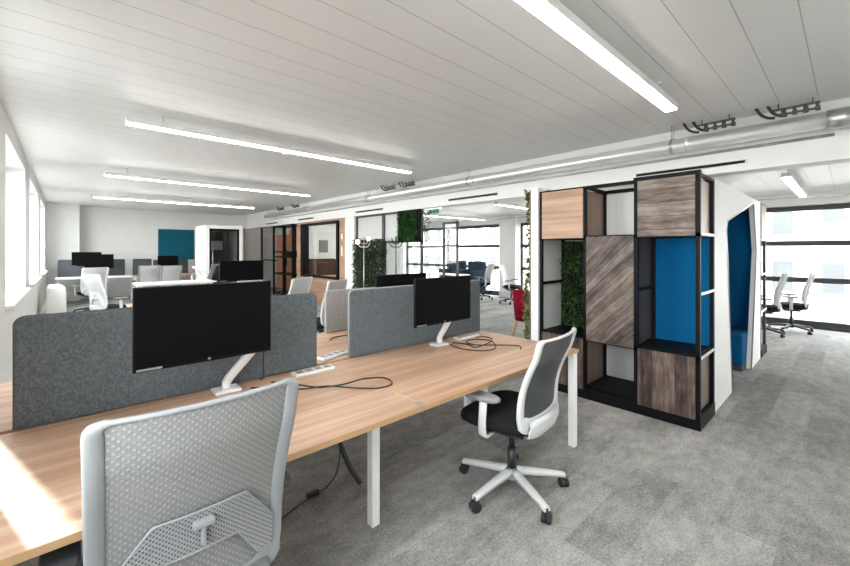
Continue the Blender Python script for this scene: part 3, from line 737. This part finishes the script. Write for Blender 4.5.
# ------------------------------------------------------------------ tall shelving unit
X0, X1 = 3.85, 4.36
YS = [.84, 1.335, 1.815, 2.31]
u = thing('shelving_unit', 'tall black-framed shelving unit with mixed wood boxes, dividing the aisle', 'shelving', (X0, YS[0], 0))
off = u.location.copy()
m = MB()
for y in YS:
    w = .032 if y in (YS[1], YS[0]) else .026
    for x in (X0, X1-.035):
        ya = y if y == YS[0] else y-w/2
        m.box(x, x+.035, ya, ya+w, .1, 2.12)
for z in (.60, 1.63, 2.13):
    for x in (X0, X1-.035): m.box(x, x+.035, YS[0], YS[3]+.013, z-.018, z+.014)
for i, y in enumerate(YS):
    for z in (.60, 1.63, 2.13): m.box(X0+.03, X1-.03, y-.012 if i else y, y+.012 if i else y+.024, z-.014, z+.014)
m.box(X0+.03, X1-.03, YS[3]-.02, YS[3]+.01, 1.12, 1.15); m.box(X0+.03, X1-.03, YS[1]-.01, YS[1]+.012, 1.12, 1.15)
m.build('steel_frame', 'metal_dark', u, off=off)
m = MB(); m.box(X0-.005, X1, YS[0]-.005, YS[3]+.02, 0, .11, .003); m.build('plinth', 'metal_dark', u, off=off)
MB().box(X0-.004, X0+.04, YS[0]-.004, YS[1]+.018, 2.13, 2.165).build('top_rail', 'metal_dark', u, off=off)
e = .013
def cellbox(name, i, z0, z1, front, side0, side1, lab):
    ya, yb = YS[i]+(.034 if i == 0 else .018), YS[i+1]-.018
    b = MB().box(X0+.025, X1-.01, ya, yb, z0, z1).build(name, side0, u, off=off); b['label'] = lab
    MB().box(X0-.006, X0+.028, ya-.001, yb+.001, z0-.028, z1+.018, .002).build('door', front, b, off=off)
cellbox('wooden_box', 0, 1.65, 2.11, 'rustic_h', 'pale_side', 0, 'weathered brown box with level grain, top right')
cellbox('wooden_box', 0, .115, .585, 'rustic_v', 'brown_side', 0, 'weathered brown box with upright grain, bottom right')
cellbox('wooden_box', 1, .62, 1.615, 'rustic_d', 'dark_side', 0, 'tall weathered box with diagonal planks, centre')
cellbox('wooden_box', 2, 1.65, 2.11, 'oak_box', 'brown_side', 0, 'light oak box, top left')
cellbox('wooden_box', 2, .115, .585, 'rustic_v', 'brown_side', 0, 'brown box, bottom left')
def shelfboard(i, z): MB().box(X0+.02, X1-.02, YS[i]+.02, YS[i+1]-.02, z, z+.02).build('shelf', 'metal_dark', u, off=off)
shelfboard(0, .60); shelfboard(1, .115); shelfboard(2, .60)
b = MB().box(X1-.03, X1-.012, YS[0]+.03, YS[1]-.02, .62, 1.62).build('back_panel', 'blue', u, off=off); b['label'] = 'blue felt back panel'
MB().box(X1-.03, X1-.012, YS[1]+.02, YS[2]-.02, 1.645, 2.10).build('back_panel', 'grey_panel', u, off=off)
MB().box(X1-.03, X1-.012, YS[1]+.02, YS[2]-.02, .14, .60).build('back_panel', 'grey_panel', u, off=off)
MB().box(X0+.035, X1-.03, YS[3]+.012, YS[3]+.03, .11, 2.1).build('end_panel', 'grey_panel', u, off=off)
for z in (.60, 1.135, 1.635):
    MB().box(X0+.035, X1-.035, YS[0]-.006, YS[0], z-.012, z+.010).build('end_rail', 'white_plastic', u, off=off)
# planting in the back of the left bay
t = thing('green_wall_panel', 'dark leafy plant panel in the middle left bay of the shelving', 'plant panel', (X1-.04, YS[2], .64))
MB().box(X1-.035, X1-.012, YS[2]+.02, YS[3]-.02, .63, 1.6).build('backing', 'metal_dark', t, off=t.location)
m = MB()
for k in range(1500):
    p = Vector((X1-.04-random.random()*.08, random.uniform(YS[2]+.03, YS[3]-.03), random.uniform(.63, 1.59)))
    d = Vector((-.6-random.random()*.4, random.uniform(-.7,.7), random.uniform(-1,.5))); m.leaf(p, d, (0,0,1), random.uniform(.03,.07), .018)
m.build('foliage', 'leaf', t, off=t.location, recalc=False)
# white column panel with ivy edge
t = thing('column_panel', 'slim white upright panel at the left end of the shelving', 'panel', (X0, YS[3], 0))
MB().box(X0, X1, YS[3]+.035, YS[3]+.125, 0, 2.2, .004).build('panel', 'white_paint', t, off=t.location)
t = thing('trailing_ivy', 'yellow-green ivy climbing the far side of the white panel', 'plant', (X0+.1, YS[3]+.2, 0))
MB().box(X0+.02, X1-.05, YS[3]+.127, YS[3]+.155, .0, 2.18).build('backing', 'brown_side', t, off=t.location)
m = MB()
for k in range(4200):
    z = random.uniform(.1, 2.18); dens = 1.0 if z < 1.25 or z > 1.95 else .55
    if random.random() > dens: continue
    w = .03+(.03 if z < 1.25 else .0)+(.02 if z > 2.0 else 0)+.015*math.sin(z*9)
    p = Vector((X0+random.random()*.42, YS[3]+.157+random.random()*w, z))
    d = Vector((random.uniform(-1,.6), random.uniform(-.1,1), random.uniform(-1,.6))); m.leaf(p, d, (0,0,1), random.uniform(.03,.06), .034)
m.build('foliage', 'leaf_ivy', t, off=t.location, recalc=False)

# ------------------------------------------------------------------ blue seating pod and its outer shelf
PX0, PX1, PY0, PY1, PZ = 4.40, 7.08, .845, 2.35, 2.16
t = thing('seating_booth', 'white two-seat booth lined in blue felt with a slanting opening', 'booth', (PX0, PY0, 0))
op = [(5.17,0),(4.93,1.45),(4.86,1.70),(4.93,1.80),(6.52,2.105),(6.76,1.48),(6.34,0)]
def fr(u_, v_, w_): return Vector((u_, PY0+w_, v_))
m = MB()
m.prism([(PX0,0),(5.17,0),(4.93,1.45),(4.86,1.70),(PX0,1.70)], .05, fr)
m.prism([(PX0,1.70),(4.86,1.70),(4.93,1.80),(6.52,2.105),(6.52,PZ),(PX0,PZ)], .05, fr)
m.prism([(6.52,2.105),(6.76,1.48),(6.34,0),(PX1,0),(PX1,PZ),(6.52,PZ)], .05, fr)
m.build('front_shell', 'white_paint', t, off=t.location)
m = MB(); m.box(PX0, PX0+.04, PY0+.05, PY1, 0, PZ); m.box(PX1-.04, PX1, PY0+.05, PY1, 0, PZ); m.box(PX0, PX1, PY0+.05, PY1, PZ-.04, PZ); m.box(PX0, PX1, PY1-.04, PY1, 0, PZ)
m.build('outer_shell', 'white_paint', t, off=t.location)
m = MB(); m.box(PX0+.04, PX0+.09, PY0+.05, PY1-.04, 0, PZ-.04); m.box(6.80, PX1-.04, PY0+.05, PY1-.04, 0, PZ-.04); m.box(PX0+.09, 6.80, PY1-.09, PY1-.04, 0, PZ-.04); m.box(PX0+.09,6.80,PY0+.05,PY1-.09,PZ-.07,PZ-.04)
m.build('lining', 'blue', t, off=t.location)
MB().box(6.12, 6.80, PY0+.055, PY1-.09, .06, .45, .03, 4).build('bench_seat', 'blue', t, off=t.location)
MB().box(PX0+.09, 4.86, PY0+.055, PY1-.09, .06, .45, .03, 4).build('bench_seat', 'blue', t, off=t.location)
MB().box(6.14, 6.78, PY0+.06, PY1-.1, 0, .06).build('plinth', 'foot', t, off=t.location); MB().box(PX0+.1, 4.84, PY0+.06, PY1-.1, 0, .06).build('plinth', 'foot', t, off=t.location)
m = MB()
pts = [fr(u_, v_, .0) for u_, v_ in op]
m.tube([pts[0]+(pts[1]-pts[0])*.01]+pts[1:], .008, 8); m.build('edge_trim', 'silver', t, off=t.location)
MB().cyl((4.52,PY0-.002,2.03),(4.52,PY0+.01,2.03),.012,n=14).build('cap', 'silver', t, off=t.location)
# shelf on the far side of the booth
t = thing('narrow_shelving', 'slim dark-framed shelving at the window end of the booth', 'shelving', (7.58, .845, 0))
m = MB()
for x in (7.12, 7.58):
    for y in (.845, 1.3, 2.3): m.box(x, x+.035, y, y+.035, .1, 2.16)
for z in (.62, 1.14, 1.63, 2.13):
    m.box(7.12, 7.61, .845, .88, z, z+.03); m.box(7.58, 7.61, .845, 2.33, z, z+.03); m.box(7.12, 7.15, .845, 2.33, z, z+.03); 
m.build('steel_frame', 'metal_frame', t, off=t.location)
MB().box(7.11, 7.62, .835, 2.34, 0, .11).build('plinth', 'metal_dark', t, off=t.location)
MB().box(7.15, 7.58, .84, 1.3, 1.66, 2.13).build('wooden_box', 'brown_side', t, off=t.location)
MB().box(7.15, 7.58, 1.33, 2.3, .65, 1.14).build('wooden_box', 'dark_side', t, off=t.location)
for z in (.635, 1.155, 1.645):
    MB().box(7.12, 7.61, .837, .845, z-.012, z+.012).build('end_rail', 'white_plastic', t, off=t.location)

# ------------------------------------------------------------------ partitions under the beam (x = 5.2..5.35)
BX = 5.3
def glazed(y0, y1, zs, mat_lo, mat_hi, zsplit, label, d=False):
    t = thing('glass_partition', label, 'glass partition', (BX, y0, 0), 0, 'dark-framed glass partitions')
    m = MB(); w = .045
    m.box(BX-.03, BX+.03, y0, y0+w, 0, zs); m.box(BX-.03, BX+.03, y1-w, y1, 0, zs); m.box(BX-.03, BX+.03, y0, y1, zs-w, zs); m.box(BX-.03, BX+.03, y0, y1, 0, w)
    m.box(BX-.03, BX+.03, y0, y1, zsplit-.02, zsplit+.02)
    m.build('frame', 'metal_frame', t, off=t.location)
    MB().box(BX-.005, BX+.005, y0+w, y1-w, w, zsplit-.02).build('lower_pane', mat_lo, t, off=t.location)
    MB().box(BX-.005, BX+.005, y0+w, y1-w, zsplit+.02, zs-w).build('upper_pane', mat_hi, t, off=t.location)
    return t
glazed(7.16, 8.28, 2.33, 'glass2', 'frost', 1.68, 'glass partition panel behind the tall dark plant')
glazed(5.86, 7.16, 2.33, 'glass2', 'frost', 1.68, 'glass partition panel carrying the green moss panel')
# open glazed door
t = thing('glass_door', 'tall slim-framed glass door standing open left of the far windows', 'door', (BX, 5.27, 0))
m = MB(); 
for a, b in ((4.88, 5.27),): 
    m.box(BX-.02, BX+.02, a, a+.04, 0, 2.03); m.box(BX-.02, BX+.02, b-.04, b, 0, 2.03); m.box(BX-.02, BX+.02, a, b, 1.99, 2.03); m.box(BX-.02, BX+.02, a, b, 1.58, 1.60); m.box(BX-.02, BX+.02, a, b, 0, .04)
m.build('frame', 'metal_frame', t, off=t.location); MB().box(BX-.004, BX+.004, 4.92, 5.23, .04, 1.99).build('pane', 'glass2', t, off=t.location)
# fixed pale frames beyond
t = thing('glass_partition', 'clear glass panel between the moss panel and the open glass door', 'glass partition', (BX, 5.27, 0), 0, 'dark-framed glass partitions')
MB().box(BX-.004, BX+.004, 5.3, 5.86, .03, 2.3).build('pane', 'glass2', t, off=t.location); MB().box(BX-.02, BX+.02, 5.27, 5.86, 0, .03).box(BX-.02,BX+.02,5.27,5.86,2.3,2.33).box(BX-.02,BX+.02,5.27,5.86,1.58,1.6).build('frame', 'silver', t, off=t.location)
# moss panel
t = thing('moss_panel', 'bright green moss picture hung at the top of the glass partition', 'plant panel', (BX-.04, 5.86, 1.66))
MB().box(BX-.09, BX-.035, 5.86, 6.54, 1.66, 2.33).build('frame', 'metal_dark', t, off=t.location)
m = MB()
for k in range(1500):
    p = Vector((BX-.09-random.random()*.04, random.uniform(5.88,6.52), random.uniform(1.68,2.31)))
    m.leaf(p, (-1, random.uniform(-.8,.8), random.uniform(-.9,.6)), (0,0,1), random.uniform(.03,.07), .035)
m.build('moss', 'moss', t, off=t.location, recalc=False)
t = thing('hanging_plant', 'small dark trailing plant right of the moss panel', 'plant', (BX-.05, 5.71, 2.3))
m = MB(); m.tube(bez([(BX-.05,5.76,2.33),(BX-.06,5.71,2.2),(BX-.05,5.62,2.0),(BX-.06,5.67,1.72)],6), .004, 6); m.build('stem', 'pot', t, off=t.location)
m = MB()
for k in range(60):
    z = random.uniform(1.7, 2.28); m.leaf((BX-.06, 5.67+random.uniform(-.1,.1), z), (random.uniform(-.6,.2), random.uniform(-1,1), random.uniform(-1,.2)), (0,0,1), .07, .03)
m.build('foliage', 'leaf_dark', t, off=t.location, recalc=False)
# pier and timber meeting room
struct(MB().box(BX-.08, BX+.08, 8.28, 8.72, 0, 2.33).build('trim_5', 'wall_paint'), 'pale end of the meeting room wall', 'wall end')
struct(MB().box(BX+.08, 6.8, 8.44, 8.58, 0, 2.6).build('wall_room', 'wall_paint'), 'pale side wall of the meeting room', 'wall')
struct(MB().box(BX+.06, 6.8, 11.62, 11.72, 0, 2.6).build('wall_room_end', 'white_paint'), 'white end wall of the meeting room', 'wall')
struct(MB().box(6.8, 6.92, 8.44, 9.4, 0, 2.6).box(6.8, 6.92, 10.3, 15.9, 0, 2.6).box(6.8, 6.92, 9.4, 10.3, 0, .9).box(6.8, 6.92, 9.4, 10.3, 2.2, 2.6).build('wall_room_back', 'white_paint'), 'white back wall of the meeting room', 'wall')
t = thing('timber_wall', 'timber-clad room front with a big black-framed window', 'wall panelling', (BX, 8.72, 0))
a, b = 8.72, 11.55; wa, wb, wz0, wz1 = 9.0, 11.2, .72, 2.27
m = MB(); m.box(BX-.08, BX+.04, a, wa, 0, 2.33); m.box(BX-.08, BX+.04, wb, b, 0, 2.33); m.box(BX-.08, BX+.04, wa, wb, 0, wz0); m.box(BX-.08, BX+.04, wa, wb, wz1, 2.33)
m.build('cladding', 'oak_box', t, off=t.location)
m = MB(); w = .09; x0, x1 = BX-.13, BX+.05
m.box(x0, x1, wa, wa+w, wz0, wz1); m.box(x0, x1, wb-w*2.2, wb, wz0, wz1); m.box(x0, x1, wa, wb, wz0, wz0+w*.6); m.box(x0, x1, wa, wb, wz1-w*.6, wz1)
fo = m.build('window_frame', 'metal_dark', t, off=t.location); MB().box(BX, BX+.008, wa+w, wb-w, wz0+.05, wz1-.05).build('pane', 'glass2', fo, off=t.location)
MB().box(BX-.09, BX-.08, 8.83, 8.90, 1.78, 1.92).build('control_panel', 'white_plastic', t, off=t.location); MB().box(BX-.09, BX-.08, 8.83, 8.90, 1.35, 1.60).build('sign_plate', 'white_plastic', t, off=t.location)
# sofa and table inside
t = thing('sofa', 'dark brown sofa inside the timber meeting room', 'sofa', (6.0, 11.3, 0))
MB().box(5.45, 6.5, 10.85, 11.55, .1, .45, .05, 3).build('seat', 'sofa_brown', t, off=t.location); MB().box(5.45, 6.5, 11.38, 11.6, .4, 1.22, .05, 3).build('backrest', 'sofa_brown', t, off=t.location)
for x in (5.5, 6.4): MB().box(x, x+.05, 10.9, 10.95, 0, .1).build('leg', 'metal_dark', t, off=t.location)
t = thing('meeting_table', 'small pale wood table in the timber meeting room', 'table', (5.8, 10.0, 0))
MB().box(5.55, 5.95, 9.3, 10.6, .72, .75, .004).build('tabletop', 'beech', t, off=t.location); MB().cyl((5.75,9.95,0),(5.75,9.95,.72),.03).cyl((5.75,9.95,0),(5.75,9.95,.02),.22,n=24).build('pedestal', 'metal_dark', t, off=t.location)
tag(wobj('wall_picture', 'grey_pad', (6.1,11.6,1.4), MB().box(6.0,6.3,11.59,11.62,1.42,1.82)), 'grey picture on the white end wall inside the meeting room', 'picture')
# black framed bookcase + orange timber behind
t = thing('open_bookcase', 'black metal open bookcase left of the timber room', 'bookcase', (BX-.15, 11.6, 0))
m = MB()
for y in (11.6, 12.3, 13.1):
    for x in (BX-.2, BX+.18): m.box(x, x+.05, y, y+.06, 0, 2.31)
for z in (.05, .7, 1.25, 1.42, 2.26):
    for x in (BX-.2, BX+.18): m.box(x, x+.05, 11.6, 13.16, z, z+.04)
    for y in (11.6, 13.1): m.box(BX-.2, BX+.23, y, y+.05, z, z+.04)
m.build('frame', 'metal_dark', t, off=t.location)
MB().box(BX-.18, BX+.2, 11.9, 12.25, 1.30, 1.42).build('storage_box', 'metal_dark', t, off=t.location)
t = thing('timber_screen', 'orange-brown timber screen behind the black bookcase', 'wall panelling', (5.9, 11.8, 0))
m = MB(); m.box(5.86, 5.92, 11.8, 13.6, .0, 1.25); m.box(5.86, 5.92, 11.8, 13.6, 1.42, 2.2); m.box(5.86, 5.92, 11.8, 12.0, 1.25, 1.42); m.box(5.86,5.92,12.5,12.8,1.25,1.42); m.build('boards', 'orange_wood', t, off=t.location)
t = thing('timber_screen', 'orange timber panel with a dark opening further left', 'wall panelling', (6.2, 14.2, 0))
MB().box(6.2, 6.26, 14.3, 15.6, 0, 2.1).build('boards', 'orange_wood', t, off=t.location); MB().box(6.18, 6.2, 14.6, 15.0, .9, 1.5).build('picture', 'metal_dark', t, off=t.location)
t = thing('glass_partition', 'slim dark-edged glass panel beside the far booth', 'glass partition', (BX, 13.3, 0), 0, 'dark-framed glass partitions')
MB().box(BX-.03, BX+.03, 14.7, 14.76, 0, 2.33).box(BX-.03, BX+.03, 13.3, 14.7, 1.12, 1.16).build('frame', 'metal_frame', t, off=t.location); MB().box(BX-.004, BX+.004, 13.3, 14.7, .02, 2.32).build('pane', 'glass2', t, off=t.location)
# door in the back wall
d = bpy.data.objects.new('door_1', None); C.objects.link(d); d.location = (4.45, YF-.02, 0); struct(d, 'grey glazed door in the far wall right of the booth', 'door')
m = MB(); m.box(4.35, 4.43, YF-.06, YF, 0, 2.3); m.box(5.02, 5.1, YF-.06, YF, 0, 2.3); m.box(4.35, 5.1, YF-.06, YF, 2.22, 2.3); m.build('door_frame', 'grey_panel', d, off=d.location)
MB().box(4.43, 5.02, YF-.04, YF, 0, 2.22).build('door_leaf', 'wall_paint', d, off=d.location); MB().box(4.6, 4.85, YF-.05, YF-.04, .6, 2.0).build('vision_panel', 'grey_pad', d, off=d.location); MB().box(4.46, 4.5, YF-.08, YF-.04, 1.0, 1.15).build('door_handle', 'steel', d, off=d.location)

# phone booth
t = thing('phone_booth', 'white phone booth with a dark glass front at the far wall', 'phone booth', (3.02, 13.0, 0))
bx0, bx1, by0, by1, bz = 3.02, 4.09, 13.0, 14.2, 2.25
m = MB(); m.box(bx0, bx0+.12, by0, by1, 0, bz, .01); m.box(bx1-.1, bx1, by0, by1, 0, bz, .01); m.box(bx0+.12, bx1-.1, by0, by1, bz-.1, bz); m.box(bx0+.12, bx1-.1, by1-.06, by1, 0, bz-.1); m.box(bx0+.12, bx1-.1, by0, by1, 0, .08)
m.build('shell', 'white_paint', t, off=t.location)
m = MB(); m.box(bx0+.12, bx1-.1, by1-.1, by1-.06, .08, bz-.1); m.box(bx0+.12, bx0+.15, by0+.1, by1-.1, .08, bz-.1); m.box(bx1-.13, bx1-.1, by0+.1, by1-.1, .08, bz-.1); m.build('lining', 'divider_dark', t, off=t.location)
m = MB(); m.box(bx0+.12, bx0+.17, by0+.02, by0+.06, .08, bz-.1); m.box(bx1-.15, bx1-.1, by0+.02, by0+.06, .08, bz-.1); m.box(bx0+.12, bx1-.1, by0+.02, by0+.06, bz-.15, bz-.1); m.box(bx0+.12, bx1-.1, by0+.02, by0+.06, .08, .13)
dd = m.build('door', 'metal_dark', t, off=t.location); MB().box(bx0+.17, bx1-.15, by0+.035, by0+.043, .13, bz-.15).build('pane', 'glass2', dd, off=t.location); MB().cyl((bx0+.2,by0-.03,.9),(bx0+.2,by0-.03,1.5),.012).build('handle', 'steel', dd, off=t.location)
MB().box(bx0+.35, bx1-.3, by1-.12, by1-.1, 1.5, 1.8).build('wall_screen', 'grey_panel', t, off=t.location)
MB().box(bx0+.15, bx1-.13, by1-.5, by1-.1, 1.0, 1.04).build('shelf', 'white_paint', t, off=t.location)
# teal board
t = thing('pinboard', 'large square teal board on the far wall', 'board', (2.28, YF-.03, 1.2))
MB().box(2.28, 3.36, YF-.035, YF-.002, 1.16, 2.22, .004).build('felt', 'teal', t, off=t.location)

# coat stands, plant
def coat_stand(x, y, lab, col, bulbs):
    t = thing('floor_lamp' if bulbs else 'coat_stand', lab, 'lamp' if bulbs else 'coat stand', (x, y, 0))
    MB().cyl((x,y,0),(x,y,.02),.17,n=24).cyl((x,y,.02),(x,y,1.78),.010,n=10).build('pole', col, t, off=t.location)
    for k in range(4):
        a = R(90*k+20); d_ = Vector((math.cos(a), math.sin(a), 0)); z = 1.68-.07*(k % 2)
        MB().tube(bez([(x,y,z-.05), Vector((x,y,z-.04))+d_*.1, Vector((x,y,z+.05))+d_*.16], 5), .009, 8).build('arm', col, t, off=t.location)
        if bulbs and k < 2: MB().ball(Vector((x,y,z+.06))+d_*.16, .045).build('bulb', 'bulb', t, off=t.location)
coat_stand(4.55, 6.85, 'slim stand lamp with small lit bulbs in front of the dark plant', 'steel', True)
coat_stand(4.9, 6.22, 'black coat stand below the moss panel', 'metal_dark', False)
t = thing('potted_plant', 'tall dark green plant before the glass partition', 'plant', (4.9, 7.18, 0))
MB().cyl((4.9,7.18,0),(4.9,7.18,.4),.17,.21,n=24).build('pot', 'pot', t, off=t.location)
m = MB()
for k in range(5):
    a = k*1.3; m.tube(bez([(4.9,7.18,.38),(4.9+.05*math.cos(a),7.18+.1*math.sin(a),.9),(4.9+.08*math.cos(a),7.18+.45*math.sin(a),1.5)],6), .01, 6)
m.build('stem', 'brown_side', t, off=t.location)
m = MB()
for k in range(4200):
    z = random.uniform(.55,1.74); a = random.random()*6.28; r = random.random()**.5*.2
    p = Vector((4.9+r*math.cos(a)*.8, 7.18+r*2.7*math.sin(a), z)); m.leaf(p, (math.cos(a), math.sin(a), random.uniform(-1,.3)), (0,0,1), random.uniform(.06,.13), .035)
m.build('foliage', 'leaf_dark', t, off=t.location, recalc=False)
# exit sign
t = thing('exit_sign', 'small green exit sign hanging beyond the glass partition', 'exit sign', (6.4, 6.7, 2.45))
MB().box(6.4, 6.43, 6.5, 6.85, 2.36, 2.5, .004).cyl((6.415,6.6,2.5),(6.415,6.6,2.6),.006).cyl((6.415,6.75,2.5),(6.415,6.75,2.6),.006).build('housing', 'white_plastic', t, off=t.location)
m = MB(); m.box(6.394, 6.4, 6.52, 6.60, 2.38, 2.48); m.box(6.394, 6.4, 6.63, 6.71, 2.38, 2.48); m.box(6.394,6.4,6.74,6.83,2.38,2.48); m.build('pictogram', 'exit', t, off=t.location)

# far window furniture
def sofa(x0, x1, y0, y1, lab):
    t = thing('armchair', lab, 'armchair', ((x0+x1)/2, y0, 0), 0, 'blue seats at the middle windows')
    MB().box(x0, x1, y0, y1, .12, .45, .05, 3).build('seat', 'sofa_blue', t, off=t.location); MB().box(x1-.18, x1, y0, y1, .4, 1.12, .05, 3).build('backrest', 'sofa_blue', t, off=t.location)
    MB().box(x0+.05, x1, y1-.12, y1, .4, .85, .04, 3).build('armrest', 'sofa_blue', t, off=t.location); MB().box(x0+.05, x1, y0, y0+.12, .4, .85, .04, 3).build('armrest', 'sofa_blue', t, off=t.location)
    for x in (x0+.05, x1-.1):
        for y in (y0+.05, y1-.1): MB().box(x, x+.04, y, y+.04, 0, .12).build('leg', 'metal_dark', t, off=t.location)
sofa(9.5, 10.25, 8.15, 8.85, 'dark blue armchair at the middle windows, nearer the pier')
sofa(9.5, 10.25, 9.0, 9.75, 'dark blue armchair at the middle windows, further from the pier')
desk(8.6, 9.2, 7.95, 9.3, 'white table in front of the blue armchairs', [(8.65,8.0),(9.15,8.0),(8.65,9.25),(9.15,9.25)], top='white_paint')
desk(9.3, 10.1, 4.9, 6.1, 'white window desk just left of the ivy column', [(9.35,4.95),(10.05,4.95),(9.35,6.05),(10.05,6.05)], top='white_paint')
# red chair
t = thing('red_chair', 'red felt chair with wooden legs beside the ivy', 'chair', (5.6, 3.45, 0))
rx, ry = 5.66, 3.60
m = MB(); rr = []
for z, sc in ((.38,.9),(.40,1),(.46,1),(.49,.9)):
    rr.append([Vector((rx+.25*sc*math.cos(2*math.pi*k/24), ry+.25*sc*math.sin(2*math.pi*k/24), z)) for k in range(24)])
m.rings(rr, closed=False); m.build('seat', 'red', t, off=t.location)
m = MB(); rr = []
for k in range(17):
    a = R(60+240*k/16); top = .86-.10*abs(k-8)/8
    for_ = []
    c_, s_ = math.cos(a), math.sin(a)
    rr.append([Vector((rx+.24*c_, ry+.24*s_, .34)), Vector((rx+.29*c_, ry+.29*s_, top)), Vector((rx+.265*c_, ry+.265*s_, top+.01)), Vector((rx+.215*c_, ry+.215*s_, .36))])
m.rings(rr, closed=False); m.build('backrest', 'red', t, off=t.location)
for sx, sy in ((1,1),(1,-1),(-1,1),(-1,-1)):
    MB().cyl((rx+sx*.22, ry+sy*.22, 0), (rx+sx*.14, ry+sy*.14, .38), .022, .03, n=12).build('leg', 'beech', t, off=t.location)

# ------------------------------------------------------------------ light
w = bpy.data.worlds.new('World'); bpy.context.scene.world = w; w.use_nodes = True
nt = w.node_tree; bg = nt.nodes['Background']; bg.inputs[1].default_value = 7.2
tc = N(nt, 'ShaderNodeTexCoord'); sp = N(nt, 'ShaderNodeSeparateXYZ'); L(nt, tc.outputs['Generated'], sp.inputs[0])
L(nt, ramp(nt, sp.outputs[2], [(.0, (.97,.965,.95)), (.5, (.88,.93,1.0))]), bg.inputs[0])
def portal(loc, rot, sx, sy):
    l = bpy.data.lights.new('window_portal', 'AREA'); l.shape = 'RECTANGLE'; l.size = sx; l.size_y = sy; l.cycles.is_portal = True
    o = bpy.data.objects.new('window_portal', l); C.objects.link(o); o.location = loc; o.rotation_euler = rot
for a, b in WL: portal((XL-.31, (a+b)/2, (SILL+HEAD)/2), (0, R(-90), 0), HEAD-SILL, b-a)
portal((XR+.12, (YN+YF)/2, 1.2), (0, R(90), 0), 2.3, YF-YN)
s = bpy.data.lights.new('sun', 'SUN'); s.energy = 11; s.angle = R(1.0); s.color = (1,.93,.82)
so = bpy.data.objects.new('sun', s); C.objects.link(so)
dv = Vector((.25,-.97,-.60)); so.rotation_euler = dv.to_track_quat('-Z', 'Y').to_euler()

# ------------------------------------------------------------------ camera
cam = bpy.data.cameras.new('camera'); co = bpy.data.objects.new('camera', cam); C.objects.link(co)
cam.sensor_width = 36; cam.lens = 36*390/850; cam.shift_y = -33/850; cam.clip_start = .05; cam.clip_end = 300
co.location = (0,0,1.5); co.rotation_euler = (R(90), 0, R(-42.5))
sc = bpy.context.scene; sc.camera = co
sc.view_settings.view_transform = 'Standard'; sc.view_settings.look = 'None'; sc.view_settings.gamma = 1; sc.view_settings.exposure = 1.1
sc.view_settings.use_curve_mapping = False
sc.cycles.max_bounces = 10; sc.cycles.diffuse_bounces = 6; sc.cycles.transparent_max_bounces = 16
